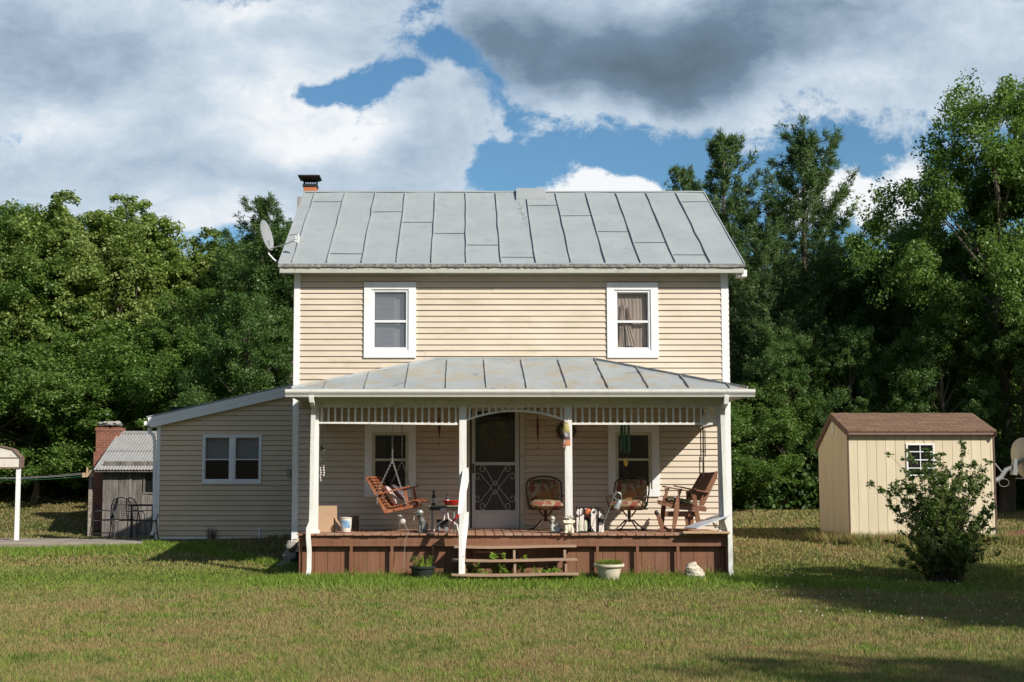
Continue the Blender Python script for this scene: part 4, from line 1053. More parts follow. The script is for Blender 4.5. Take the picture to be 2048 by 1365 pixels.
tree(tA, 385, 560, 51, 'mid-height green tree above the low wing roof', 4.1, 1.0)
tree(tD, 500, 575, 46, 'dark green tree standing above the upper end of the wing roof', 1.9, .9)
tree(tP, 527, 405, 52, 'bushy conifer behind the satellite dish on the roof', 1.9, 1.2)
tree(tD, 590, 425, 50, 'dark tree half hidden behind the left end of the farmhouse', .4, .9)
tree(tS, 75, 700, 50.5, 'low leafy tree overhanging the lawn beside the carport', .2, 1.25)
tree(tS, 262, 640, 51.5, 'low bright leafy tree behind the tin-roofed outbuilding', 2.2, 1.3)
tree(tS, -30, 640, 50, 'low leafy tree behind the carport roof', 3.6, 1.2)
tree(tS, 420, 690, 49, 'low leafy tree just over the wing roof', 5.0, 1.2)
tree(tP, 1447, 282, 50, 'tall slender white pine just right of the farmhouse roof', .6, 1.0, GR)
tree(tP, 1366, 346, 58, 'distant pine showing only its tip over the roof ridge', 2.6, .8, GR)
tree(tQ, 1607, 282, 50, 'widest white pine, its ragged top reaching into the blue sky', .4, 1.15)
tree(tQ, 1530, 470, 46.5, 'lower bushy pine filling the gap between the two tall pines', 2.4, 1.1)
tree(tD, 1700, 470, 50, 'dark broadleaf tree between the wide pine and the oak', .9, .95)
tree(tD, 1820, 425, 49, 'dark broadleaf tree left of the very tall oak', 2.6, .85)
tree(tO, 1985, 162, 43, 'very tall oak rising highest of all at the right edge', .5, .82)
tree(tO, 2110, 165, 45, 'second tall oak cut off by the right edge of the photo', 2.5, .8)
tree(tD, 1560, 640, 44.5, 'dark round tree beside the right corner of the farmhouse', 1.2, .8)
tree(tD, 1700, 640, 44, 'dark leafy tree directly above the shed gable', 3.2, .8)
tree(tD, 1880, 610, 42.5, 'dark leafy tree behind the shed roof', 4.2, .85)
tree(tD, 2040, 600, 42, 'dark tree behind the satellite dish at the shed', 5.2, .85)
tree(tS, 1500, 760, 44, 'low dark bush-like tree beside the porch corner', 1.2, 1.2, GR)
# deeper rows
rr = random.Random(77); k = 0
for Y, step, lo, hi in ((61, 95, 440, 520), (69, 120, 480, 560)):
    for px in range(-400, 2600, step):
        if 620 < px < 1350 and Y > 65: continue
        t_ = rr.choice((tA, tB, tD)); top = rr.uniform(lo, hi) + (60 if 620 < px < 1720 else 0)
        tree(t_, px + rr.uniform(-20, 20), top, Y + rr.uniform(-2, 2), '@', rr.random() * 6, 1.2, GB)
# leafy understory and forest-edge weeds: nobody could count them
rng = np.random.default_rng(9)
def brush(name, n, x0, x1, y0, y1, hmax, leaf, mat):
    X = rng.uniform(x0, x1, n); Y = y0 + (y1 - y0) * rng.random(n)
    hm = hmax * (.35 + .65 * (.5 + .5 * np.sin(X * 1.3) * np.cos(X * .53 + 1) )) * (.5 + .5 * (Y - y0) / (y1 - y0))
    Z = gz(X, Y) + hm * rng.random(n) ** .8
    P_ = np.stack([X, Y, Z], 1); l = leaf * rng.uniform(.5, 1.3, n)
    v, q = rhombs(P_, sph(n, rng) + np.array([0, -.3, .6]), sph(n, rng), l, l * .6, rng)
    return tag(np_mesh(name, v, q, mat), kind='stuff')
brush('woodland_brush', 42000, -24, -2, 52.5, 56, 2.6, .2, M['leaf_d'])
brush('woodland_brush', 42000, 6, 26, 43.5, 49, 3.0, .2, M['leaf_d'])
# trees outside the frame on the right that shade the lawn and the right-hand woods
GO = 'yard trees beyond the right edge of the photo'
offl = iter(['yard tree nearest the porch beyond the right edge, seen only by its shadow', 'yard tree closest to the camera beyond the right edge, shading the lawn corner', 'second yard tree from the camera beyond the right edge, seen only by its shadow', 'outer yard tree beyond the right edge, widening the lawn shadow', 'tall tree beyond the right edge, just past the shed', 'tall tree beyond the right edge at the start of the woods', 'tall tree farthest out beyond the right edge'])
def off(src, x, y, H, wid, rz):
    o = copy_tree(src); h0 = 13 if src == tO else 12; s = H / h0; o.location = (x, y, gzf(x, y)); o.scale = (s * wid, s * wid, s); o.rotation_euler = (0, 0, rz); o['label'] = next(offl); o['group'] = GO
off(tO, 17.0, 13.6, 11.5, .95, 1); off(tO, 14.2, 2.9, 11, .8, 2); off(tO, 18.0, 10.2, 12, .9, 3); off(tO, 20.5, 14.5, 12, .8, 5)
off(tD, 27, 34, 17, .9, 1.4); off(tD, 24, 40, 17, .9, 4); off(tA, 31, 27, 18, .9, 2.2)

for row, (ya, yb) in (('nearer', (55, 64)), ('farther', (64.01, 80))):
    for side, f in (('left', lambda x: x < 0), ('right', lambda x: x > 0)):
        L_ = sorted([o for o in COL.objects if o.get('label') == '@' and ya < o.location.y < yb and f(o.location.x)], key=lambda o: o.location.x)
        ords = ['first', 'second', 'third', 'fourth', 'fifth', 'sixth', 'seventh', 'eighth', 'ninth', 'tenth', 'eleventh', 'twelfth', 'thirteenth', 'fourteenth', 'fifteenth', 'sixteenth', 'seventeenth', 'eighteenth', 'nineteenth', 'twentieth', 'twenty-first', 'twenty-second', 'twenty-third', 'twenty-fourth']
        for i, o in enumerate(L_): o['label'] = '%s tree from the left in the %s hidden row of the %s woods' % (ords[i], row, side)
# ================================================================== things on and round the porch
DZ = DECK_Z + .003
def dk(px, Y, z=None): return Vector((XX(px, 1060, Y), Y, DZ if z is None else z))
def chain(mb, p, q, ln=.042, r=.0048, w=.013):
    p = Vector(p); q = Vector(q); L_ = (q - p).length; n = max(2, int(L_ / (ln * .74))); d = (q - p).normalized()
    s1 = d.cross(Vector((0, 1, 0))); s1.normalize(); s2 = d.cross(s1)
    for i in range(n):
        c = p.lerp(q, (i + .5) / n); s_ = s1 if i % 2 else s2
        mb.tube([c + d * (ln / 2 * math.cos(t)) + s_ * (w * math.sin(t)) for t in [k * math.pi / 4 for k in range(8)]], r, 4, closed=True)
def cushion(name, c, sz, rot, mats, parent=None, puff=.5, label=None, cat=None):
    mb = MB(); n = 12; m = Euler(rot).to_matrix(); c = Vector(c); vs = []; fs = []
    for side in (1, -1):
        for j in range(n + 1):
            for i in range(n + 1):
                u = 2 * i / n - 1; v = 2 * j / n - 1; e = max(0, (1 - abs(u) ** 3.0)) * max(0, (1 - abs(v) ** 3.0))
                h = sz[2] / 2 * (.12 + .88 * e ** .45) if puff else sz[2] / 2
                pin = 1 - .06 * (u * u * v * v) * 1.5
                wr_ = .05 * sz[2] * math.sin(u * 9 + v * 5 + side)
                vs.append(c + m @ Vector((u * sz[0] / 2 * pin, v * sz[1] / 2 * pin, side * (h + wr_ * e))))
    k = (n + 1) ** 2
    for j in range(n):
        for i in range(n): q = j * (n + 1) + i; fs += [(q, q + 1, q + n + 2, q + n + 1), (k + q, k + q + n + 1, k + q + n + 2, k + q + 1)]
    for i in range(n):
        for a, b in ((i, i + 1), (n * (n + 1) + i + 1, n * (n + 1) + i), ((i + 1) * (n + 1), i * (n + 1)), (i * (n + 1) + n, (i + 1) * (n + 1) + n)): fs.append((a, a + k, b + k, b))
    mb.add(vs, fs)
    o = mb.build(name, mats, parent, loc=None if parent else c)
    if label: tag(o, label, cat)
    return o
def blob(name, balls, mat, loc, vox=.012, parent=None):
    """one continuous surface grown over a set of ellipsoids (c, r, rot)"""
    mb = MB()
    for b in balls:
        m = Euler(b[2]).to_matrix() if len(b) > 2 else None
        mb.ball(b[0], b[1], 16, 11, m)
    o = mb.build(name, mat, parent, loc=loc if parent is None else None)
    r_ = o.modifiers.new('join', 'REMESH'); r_.mode = 'VOXEL'; r_.voxel_size = vox; r_.use_smooth_shade = True
    s_ = o.modifiers.new('soft', 'SMOOTH'); s_.factor = .5; s_.iterations = 3
    return o
def floral():
    t = MT('floral_cushion')
    a = t.noise(6, 4, .6, world=False, dist=1.0); b = t.noise(5, 4, .6, off=(4, 4, 1), world=False, dist=1.2); c_ = t.noise(4, 4, .6, off=(1, 7, 3), world=False, dist=.8)
    c = t.mix(t.rng(a, .50, .56), (.30, .245, .15), (.08, .095, .035)); c = t.mix(t.rng(b, .51, .57), c, (.20, .05, .035)); c = t.mix(t.rng(c_, .56, .64), c, (.30, .15, .05))
    d = t.noise(14, 3, .5, world=False); c = t.mix(t.rng(d, .58, .64, 0, .7), c, (.22, .05, .04))
    t.col(c); t.rough(.9); t.bump(t.noise(9, 3, .5, world=False), .3, .01); return t.mat
M['floral'] = floral()
def camo():
    t = MT('olive_patterned_cushion'); a = t.noise(11, 3, .5, dist=.6); b = t.noise(14, 3, .5, off=(3, 3, 3), dist=.6)
    c = t.mix(t.rng(a, .48, .52), (.30, .25, .12), (.09, .09, .04)); c = t.mix(t.rng(b, .55, .58), c, (.04, .03, .02)); t.col(c); t.rough(.9); return t.mat
M['camo'] = camo()
def cow():
    t = MT('cow_spotted_paint'); a = t.noise(9, 2, .4, dist=.3); c = t.mix(t.rng(a, .55, .57), (.66, .60, .56), (.03, .028, .03))
    t.col(c); t.rough(.6); return t.mat
M['cow'] = cow()
M['mauve'] = basic('mauve_pillow_cloth', (.52, .40, .40), .9, .08, 8, .5, 14)
M['dmauve'] = basic('dark_plum_cloth', (.10, .075, .085), .9, .15, 8, .4, 20)
M['card'] = basic('cardboard', (.46, .31, .19), .8, .07, 4, .05, stretch=(1, 1, 6))
M['crock'] = basic('white_glaze', (.62, .58, .50), .3, .05, 6, 0)
M['statue'] = basic('black_grey_statue', (.085, .088, .085), .55, .55, 9, .3, 30, dirt=(.34, .34, .32), damt=.6, dscale=16)
M['cream'] = basic('cream_concrete', (.62, .56, .44), .8, .16, 9, .4, 40, dirt=(.24, .20, .13), damt=.5, dscale=14)
M['red'] = basic('red_plastic', (.55, .012, .012), .25, .05, 5, 0)
M['green'] = basic('green_tubes', (.02, .13, .05), .3, .1, 5, 0)
M['yellow'] = basic('yellow_paddle', (.62, .40, .05), .5, .1, 5, 0)
M['maroon'] = basic('maroon_metal', (.12, .015, .012), .4, .2, 5, 0)
M['grn_table'] = basic('grey_green_table', (.17, .19, .14), .6, .15, 6, .1)
M['galv'] = basic('galvanised_steel', (.36, .38, .35), .4, .2, 12, .1, 30, metal=.5)
M['bronze'] = basic('bronze_chair_tube', (.055, .035, .02), .35, .2, 12, 0, metal=.3)
M['panel'] = basic('white_plastic_panel', (.62, .65, .70), .3, .03, 4, 0)
M['lumber'] = m_wood('raw_lumber', (.38, .24, .12), (.58, .42, .26), 2, 'x', .7, None, 0, .2)

# ---- porch swing
sw = thing('porch_swing', 'redwood slatted swing hanging tilted on chains at the left porch window', 'porch swing', tuple(at(790, 1000, 26.9)))
SY0, SY1, SH = 26.30, 27.45, .13
def sp_(px, py, far=False):
    p = at(px, py, SY0 - .02)
    return Vector((p.x + (SH if far else 0), SY1 if far else SY0, p.z + (.0)))
prof_out = [(730.5, 956), (738, 953), (748, 967), (761, 990), (772, 1010), (780, 1018), (793, 1016), (806, 1012), (806, 1018), (790, 1024), (769, 1027.5), (752, 995)]
for far in (False, True):
    mb = MB(); pts = [sp_(x, y, far) for x, y in prof_out]; mb.prism(pts[::-1], (0, .045, 0)); mb.build('side_frame', M['swing'], sw, bevel=.004)
    mb = MB(); mb.bar(sp_(755, 989, far) + Vector((0, -.03, 0)), sp_(820.5, 973, far) + Vector((0, -.03, 0)), .10, .028); mb.build('armrest', M['swing'], sw, bevel=.006)
    mb = MB(); mb.bar(sp_(809, 978, far), sp_(816, 1012, far), .035, .05, (1, 0, 0)); mb.build('arm_post', M['swing'], sw, bevel=.004)
    mb = MB(); mb.bar(sp_(788, 1021, far), sp_(826, 1013, far), .045, .05); mb.build('seat_rail', M['swing'], sw, bevel=.004)
back = [(742, 955.5), (745.5, 961), (749, 966.5), (752.5, 972.5), (756, 978.5), (759.5, 985), (763, 991), (766.5, 997), (770, 1003), (774, 1009), (778, 1013.5)]
seat = [(784, 1014.5), (790, 1013), (796, 1011.5), (802, 1010), (808, 1008), (814, 1006.5), (820, 1004), (826, 1001.5), (832, 1001), (838, 1003.5)]
for nm, lst in (('back_slat', back), ('seat_slat', seat)):
    for i, (x, y) in enumerate(lst):
        a_ = lst[max(0, i - 1)]; b_ = lst[min(len(lst) - 1, i + 1)]; d = Vector((b_[0] - a_[0], 0, a_[1] - b_[1])).normalized(); u_ = Vector((-d.z, 0, d.x))
        mb = MB(); mb.bar(sp_(x, y) + Vector((0, -.04, 0)), sp_(x, y, True) + Vector((0, .08, 0)), .043, .022, u_); mb.build(nm, M['swing'], sw, bevel=.003)
for far in (False, True):
    o = Vector((0, SY1 - SY0 if far else 0, 0)) + (Vector((SH, 0, 0)) if far else Vector((0, 0, 0)))
    J = at(784.8, 921, SY0) + o; T = Vector((J.x, J.y, ZZ(792, FY) - .005))
    mb = MB(); chain(mb, T, J); chain(mb, J, sp_(758, 978, far) + Vector((0, -.06, 0))); chain(mb, J, sp_(813, 1010, far) + Vector((0, -.06, 0)))
    mb.build('chain', M['chain'], sw, smooth=False)
    if not far: mb = MB(); chain(mb, sp_(754.5, 984) + Vector((0, -.07, 0)), sp_(754.8, 1009) + Vector((0, -.07, 0))); mb.build('chain', M['chain'], sw, smooth=False)
cushion('pillow', at(781, 991, 26.62), (.40, .44, .13), (0, R(58), R(8)), M['mauve'], label='mauve pillow propped against the back of the porch swing', cat='pillow')
cushion('pillow', at(796, 985, 27.05), (.38, .46, .12), (0, R(48), R(6)), M['dmauve'], label='dark plum pillow behind the mauve one on the swing', cat='pillow')

# ---- cardboard boxes, crock, crate
p0 = dk(637, 26.35); cbx = thing('cardboard_box', 'open tan cardboard box with raised flaps at the left porch post', 'box', tuple(p0))
mb = MB(); x0, x1 = XX(629, 1050, 26.35), XX(667, 1050, 26.35)
mb.boxr(x0, x1, 26.35, 26.356, DZ, ZZ(1034, 26.35)); mb.boxr(x0, x0 + .006, 26.356, 26.72, DZ, ZZ(1034, 26.35)); mb.boxr(x1 - .006, x1, 26.356, 26.72, DZ, ZZ(1034, 26.35)); mb.boxr(x0, x1, 26.72, 26.726, DZ, ZZ(1034, 26.35))
mb.build('box_body', M['card'], cbx, smooth=False)
mb = MB(); mb.boxr(x0, x1 + .03, 26.73, 26.736, DZ + .2, ZZ(1012, 26.7)); mb.build('flap', M['card'], cbx, smooth=False)
mb = MB(); mb.prism([(x1, 26.38, ZZ(1034, 26.35)), (x1 + .13, 26.33, DZ + .05), (x1 + .14, 26.60, DZ + .05), (x1 + .0, 26.70, ZZ(1034, 26.35))], (.006, 0, .004)); mb.build('flap', M['card'], cbx, smooth=False)
ck = MB(); c = dk(692, 26.2)
ck.lathe([(.062, 0), (.085, .01), (.098, .10), (.105, .22), (.104, .255), (.112, .262), (.112, .275), (.098, .275), (.092, .24), (.085, .05), (.0, .045)], tuple(c), 28, cap=False)
crock = ck.build('crock', M['crock'], None, loc=tuple(c)); tag(crock, 'white ceramic crock with a blue winter picture, beside the cardboard box', 'crock')
def pic():
    t = MT('blue_winter_picture'); a = t.noise(20, 4, .6, world=True); c_ = t.ramp(a, [(.35, (.05, .16, .32)), (.5, (.20, .38, .55)), (.62, (.60, .64, .68))]); t.col(c_); t.rough(.3); return t.mat
mb = MB(); vs = []; fs = []; k = 12
for j in range(5):
    for i in range(k + 1):
        a_ = R(-150 + 110 * i / k); z = .09 + .13 * j / 4; r_ = .0995 + .0055 * (z - .1) / .12 + .0012
        vs.append((c.x + r_ * math.cos(a_), c.y + r_ * math.sin(a_), c.z + z))
for j in range(4):
    for i in range(k): q = j * (k + 1) + i; fs.append((q, q + 1, q + k + 2, q + k + 1))
mb.add(vs, fs); mb.build('picture', pic(), crock)
mb = MB(); c = dk(707, 26.9); mb.boxr(c.x - .08, c.x + .09, 26.85, 27.1, DZ, DZ + .28)
for i in range(5): mb.boxr(c.x - .083, c.x + .093, 26.84, 26.852, DZ + .03 + i * .052, DZ + .06 + i * .052)
cr_ = mb.build('crate', M['darkbrown'], None, loc=tuple(c), bevel=.006); tag(cr_, 'dark slatted crate in the shade behind the white crock', 'crate')

# ---- dog statue
c = dk(845, 26.02)
dg = thing('dog_statue', 'black and grey sitting puppy statue wearing a cap on the porch edge', 'statue', tuple(c))
V = lambda x, y, z: (c.x + x, c.y + y, c.z + z)
blob('body', [(V(.02, .05, .12), (.085, .10, .115)), (V(-.01, 0, .20), (.062, .07, .10), (0, R(-12), 0)), (V(-.045, -.02, .29), (.05, .055, .06)), (V(-.055, -.03, .345), (.066, .062, .058)), (V(-.11, -.05, .325), (.045, .032, .028)),
              (V(-.055, -.03, .07), (.02, .022, .09)), (V(0, -.045, .07), (.02, .022, .09)), (V(-.065, -.05, .015), (.032, .035, .018)), (V(-.01, -.065, .015), (.032, .035, .018)), (V(.055, -.01, .05), (.05, .07, .05)), (V(.02, -.05, .02), (.05, .03, .02)),
              (V(-.01, .03, .34), (.02, .025, .05), (0, R(25), 0)), (V(-.03, -.09, .335), (.018, .016, .045), (0, R(15), 0)), (V(.10, .06, .03), (.05, .02, .02), (0, 0, R(30)))], M['statue'], None, .011, dg)
mb = MB(); mb.lathe([(.066, 0), (.066, .02), (.05, .045), (.0, .055)], V(-.045, -.03, .365), 18, Euler((0, R(14), 0)).to_matrix(), cap=False); mb.box(V(-.115, -.05, .372), (.07, .10, .008), (0, R(-8), 0)); mb.build('cap', M['galv'], dg)
mb = MB(); mb.tube([V(-.135, -.06, .315), V(-.150, -.07, .29), V(-.152, -.07, .265)], .004, 5); mb.box(V(-.153, -.075, .25), (.012, .03, .035)); mb.build('mouth_tag', M['crock'], dg)
# ---- solar globe stake
c = at(806, 1043, 25.74); gs = thing('globe_stake', 'clear glass globe on a leaning thin stake left of the puppy statue', 'garden stake', tuple(at(812, 1078, 25.74)))
mb = MB(); mb.ball(c, .05, 18, 12); tg = MT('clear_globe'); tg.col((.8, .78, .7)); tg.rough(.12); tg.b.inputs['Alpha'].default_value = .55; mb.build('globe', tg.mat, gs)
mb = MB(); mb.tube([at(808.5, 1047, 25.74), at(818, 1066, 25.70), at(811, 1078, 25.70), at(806, 1150, 25.66)], .005, 6); mb.build('stake', M['galv'], gs)
c = at(800, 1032, 26.1); mb = MB(); mb.tube([c + Vector((0, 0, -.25 + .05)), c + Vector((0, 0, .02))], .004, 5); mb.ball(c, (.02, .01, .022), 8, 6); mb.ball(c + Vector((.025, 0, -.012)), (.018, .01, .014), 8, 6); mb.ball(c + Vector((-.025, 0, .0)), (.018, .01, .014), 8, 6)
tag(mb.build('flower_ornament', M['galv'], None, loc=tuple(c)), 'tiny metal flower ornament just above the glass globe', 'ornament')

# ---- potting table with bottles
c = dk(885, 26.6); tb = thing('side_table', 'grey-green folding table under two bottles at the second porch post', 'table', tuple(c))
zt = ZZ(1011, 26.5); tx0_, tx1_ = XX(857, 1011, 26.5), XX(921, 1011, 26.5)
mb = MB(); mb.boxr(tx0_, tx1_, 26.3, 26.85, zt - .03, zt); mb.build('tabletop', M['grn_table'], tb, bevel=.012)
mb = MB(); mb.boxr(tx0_ + .02, tx1_ - .02, 26.32, 26.83, zt - .09, zt - .03); mb.build('apron', M['darkbrown'], tb)
for px in (864, 908):
    for y in (26.36, 26.8): mb = MB(); x = XX(px, 1040, 26.4); mb.tube([(x, y, zt - .06), (x, y, DZ)], .016, 8); mb.build('leg', M['grey_metal'], tb)
mb = MB(); mb.tube([at(894, 1016, 26.4), at(897, 1038, 26.35), at(914, 1050, 26.3), at(916, 1062, 26.28)], .012, 8); mb.tube([at(893, 1016, 26.4), at(888, 1040, 26.38), at(870, 1052, 26.32), at(868, 1063, 26.28)], .012, 8); mb.build('brace', M['alum'], tb)
mb = MB(); q = at(887, 1024, 26.30); 
for i in range(4): mb.ball((q.x - .05 + .03 * i, q.y - .01, q.z - .035 - .01 * (i % 2)), (.012, .01, .045), 8, 6)
mb.ball((q.x, q.y - .01, q.z + .02), (.07, .012, .05), 12, 8); tag(mb.build('glove', M['mauve'], None, loc=tuple(q)), 'pale work glove hanging over the front edge of the porch table', 'glove')
for px, sc, lb, m_ in ((867.5, 1.0, 'dark bottle with printed label, left one on the porch table', 'black'), (895, .8, 'smaller dark bottle behind the red pan on the porch table', 'maroon')):
    q = Vector((XX(px, 1005, 26.55), 26.55, zt + .002)); mb = MB(); s = sc * .27
    mb.lathe([(.035 * sc, 0), (.038 * sc, .01), (.038 * sc, s * .55), (.03 * sc, s * .68), (.018 * sc, s * .76), (.018 * sc, s * .86), (.024 * sc, s * .87), (.024 * sc, s), (.0, s)], q, 16, cap=False)
    b_ = tag(mb.build('bottle', M['black'], None, loc=tuple(q)), lb, 'bottle')
    mb = MB(); mb.lathe([(.0392 * sc, s * .15), (.0392 * sc, s * .48)], q, 16, cap=False); mb.build('bottle_label', M['galv'] if sc == 1 else M['crock'], b_)
q = Vector((XX(903, 1004, 26.45), 26.45, zt + .002)); mb = MB(); mb.lathe([(.10, 0), (.115, .01), (.15, .075), (.158, .08), (.158, .09), (.142, .085), (.10, .02), (0, .016)], q, 28, cap=False); tag(mb.build('red_pan', M['red'], None, loc=tuple(q)), 'shiny red plastic pan on the porch table', 'pan')
q = at(910, 1040, 26.15); mb = MB(); mb.tube([at(917, 1030, 26.15), at(905, 1045, 26.15)], .018, 8); mb.tube([at(905, 1045, 26.15), Vector((XX(899, 1058, 26.15), 26.15, DZ + .02))], .008, 6); tag(mb.build('hand_tool', M['red'], None, loc=tuple(q)), 'red-handled tool leaning under the porch table', 'tool')
q = Vector((XX(884, 1050, 26.7), 26.7, DZ)); ct = thing('tool_cart', 'small dark wheeled cart in the shade under the porch table', 'cart', tuple(q))
mb = MB(); mb.boxr(q.x - .10, q.x + .12, 26.6, 26.85, DZ + .07, DZ + .22); mb.build('cart_body', M['black'], ct, bevel=.01)
for dx in (-.06, .08): mb = MB(); mb.lathe([(.018, -.014), (.04, -.014), (.045, 0), (.04, .014), (.018, .014)], (q.x + dx, 26.58, DZ + .045), 14, Euler((R(90), 0, 0)).to_matrix()); mb.build('wheel', M['grey_metal'], ct)

# ---- little figures
def fig_mat(n, a, b): return basic(n, a, .7, .2, 12, .4, 50, dirt=b, damt=.7, dscale=18)
c = dk(1110, 25.98); pf = MB(); V = lambda x, y, z: (c.x + x, c.y + y, c.z + z)
o = blob('puppy_figurine', [(V(-.045, 0, .09), (.045, .045, .09)), (V(-.05, -.01, .21), (.03, .03, .04)), (V(-.045, -.01, .265), (.045, .04, .042)), (V(-.045, -.045, .255), (.02, .02, .016)), (V(-.085, 0, .25), (.014, .02, .035)), (V(-.01, 0, .25), (.014, .02, .035)),
     (V(-.06, -.04, .05), (.018, .02, .055)), (V(.05, 0, .06), (.055, .05, .05)), (V(.055, -.01, .145), (.043, .04, .042)), (V(.055, -.045, .135), (.022, .02, .017)), (V(.02, 0, .14), (.014, .02, .035)), (V(.095, 0, .14), (.014, .02, .035)), (V(0, 0, .02), (.11, .07, .022)), (V(.07, -.05, .03), (.03, .03, .018))],
     fig_mat('grey_white_figurine', (.42, .42, .38), (.03, .035, .03)), tuple(c), .009)
tag(o, 'grey and white figurine of two small puppies beside the third porch post', 'figurine')
c = dk(1137.5, 25.80); V = lambda x, y, z: (c.x + x, c.y + y, c.z + z); c2 = fig_mat('cream_figurine', (.66, .60, .46), (.25, .20, .10))
c = dk(1137.5, 25.745); pg = thing('flowerpot_figurine', 'cream chubby animal figurine with white flowers at the foot of the third post', 'figurine', tuple(c))
V = lambda x, y, z: (c.x + x, c.y + y, c.z + z)
blob('body', [(V(0, 0, .10), (.085, .06, .10)), (V(0, -.01, .205), (.08, .055, .045)), (V(-.085, -.03, .215), (.032, .03, .028)), (V(.085, -.03, .215), (.032, .03, .028)), (V(-.055, -.045, .09), (.028, .03, .07)), (V(.055, -.045, .09), (.028, .03, .07)), (V(0, -.045, .10), (.03, .025, .075)),
      (V(-.06, -.06, .02), (.035, .04, .02)), (V(.06, -.06, .02), (.035, .04, .02)), (V(0, -.05, .19), (.10, .035, .012))], c2, None, .009, pg)
mb = MB(); rr = random.Random(4)
for i in range(26): a_ = rr.random() * 6.28; r_ = .08 * rr.random() ** .5; mb.ball(V(r_ * math.cos(a_), .6 * r_ * math.sin(a_) - .01, .245 + rr.random() * .07), rr.uniform(.012, .022), 6, 5)
mb.build('flowers', M['crock'], pg)
# cow-spotted picket planter
c = dk(1180, 26.5); pk = thing('picket_planter', 'low planter of white cow-spotted pickets holding a dark pot, right of the third porch post', 'planter', tuple(c))
x0 = XX(1153, 1050, 26.35); x1 = XX(1207, 1050, 26.35); zt = ZZ(1017, 26.35)
for i, px in enumerate((1156.5, 1163, 1173, 1187, 1193, 1203)):
    x = XX(px, 1050, 26.35); h = zt - rr.uniform(0, .04); w_ = .045 if i in (3, 5, 1) else .03; yo = 26.35 + (.12 if i in (2, 4) else 0)
    mb = MB(); mb.prism([(x - w_, yo, DZ), (x + w_, yo, DZ), (x + w_, yo, h - .06), (x + w_ * .3, yo, h), (x - w_ * .3, yo, h), (x - w_, yo, h - .06)], (0, .015, 0)); mb.build('picket', M['cow'], pk)
mb = MB(); mb.boxr(x0, x1, 26.368, 26.38, DZ + .06, DZ + .09); mb.boxr(x0, x1, 26.368, 26.38, zt - .14, zt - .11); mb.boxr(x0 + .02, x1 - .02, 26.49, 26.7, DZ + .01, zt + .02); mb.build('planter_box', M['dark'], pk)
mb = MB(); mb.ball((XX(1176, 1020, 26.45), 26.44, zt - .09), (.075, .05, .085), 14, 9); mb.build('orange_ornament', basic('terracotta_ball', (.42, .10, .04), .7, .35, 10), pk)
mb = MB()
for px in (1159.5, 1169.5):
    pass
c = dk(1166, 26.08); tw = thing('pointed_ornament', 'two pale pointed leaf-shaped ornaments in front of the cow-spotted planter', 'ornament', tuple(c))
for px in (1160.5, 1170.8):
    x = XX(px, 1060, 26.08); mb = MB(); mb.ball((x, 26.08, DZ + .115), (.036, .02, .115), 12, 10); mb.build('leaf_shape', fig_mat('pale_stone', (.46, .48, .36), (.2, .2, .14)), tw)
mb = MB(); mb.boxr(XX(1156, 1060, 26.08), XX(1175, 1060, 26.08), 26.05, 26.12, DZ, DZ + .03); mb.build('foot', M['dark'], tw, bevel=.005)
# black things behind the posts
# ---- swivel patio chairs with floral cushions
def patio_chair(cx_, cy_, rz, label):
    root = thing('patio_chair', label, 'patio chair', (0, 0, 0), 0, 'swivel patio chairs with floral cushions')
    T = lambda *p: Vector(p)
    mb = MB(); pts = []
    for i in range(25):
        a_ = math.pi * i / 24; pts.append(T(-.33 * math.cos(a_) , .22 + .10 * math.sin(a_) * .6, .78 + .10 + .14 * math.sin(a_)))
    left = [T(-.30, -.02, .42), T(-.32, .10, .48), T(-.34, .20, .75)]; right = [T(.34, .20, .75), T(.32, .10, .48), T(.30, -.02, .42)]
    mb.tube(left + pts + right, .016, 8); mb.tube([T(-.17, .27, .93), T(-.12, .26, .88), T(0, .26, .865), T(.12, .26, .88), T(.17, .27, .93)], .008, 6)
    for s in (-1, 1): mb.tube([T(s * (.24 + .03 * math.cos(q_)), .27, .945 + .03 * math.sin(q_)) for q_ in [k * .7 for k in range(9)]], .009, 5)
    mb.tube([T(-.3, -.25, .40), T(.3, -.25, .40), T(.3, .2, .40), T(-.3, .2, .40)], .014, 7, closed=True); mb.build('chair_frame', M['bronze'], root)
    for s in (-1, 1):
        mb = MB(); mb.tube([T(s * .33, .17, .64), T(s * .36, 0, .65), T(s * .36, -.24, .645), T(s * .355, -.30, .62), T(s * .34, -.27, .55), T(s * .31, -.22, .40)], .014, 7); mb.build('armrest', M['bronze'], root)
    mb = MB(); mb.tube([T(0, 0, .40), T(0, 0, .16)], .03, 10)
    mb.tube([T(-.13, 0, .38), T(-.05, 0, .27), T(.05, 0, .27), T(.13, 0, .38)], .015, 6)
    mb.build('pedestal', M['bronze'], root)
    for k in range(4):
        a_ = R(45 + 90 * k); d = Vector((math.cos(a_), math.sin(a_), 0)); mb = MB(); mb.tube([T(0, 0, .20), T(0, 0, .18) + d * .10, T(0, 0, .10) + d * .20, T(0, 0, .025) + d * .30, T(0, 0, .016) + d * .38], [.016, .016, .014, .013, .012], 6); mb.build('leg', M['bronze'], root)
    mb = MB(); mb.tube([T(.34 * math.cos(k * math.pi / 12), .34 * math.sin(k * math.pi / 12), .012) for k in range(24)], .012, 6, closed=True); mb.build('base_ring', M['bronze'], root)
    cushion('seat_cushion', (0, -.05, .485), (.64, .64, .19), (R(2), 0, 0), M['floral'], root)
    cushion('back_cushion', (0, .19, .72), (.60, .50, .15), (R(76), 0, 0), M['floral'], root)
    for ob in list(root.children): pass
    root.location = (cx_, cy_, DZ); root.rotation_euler = (0, 0, rz); return root
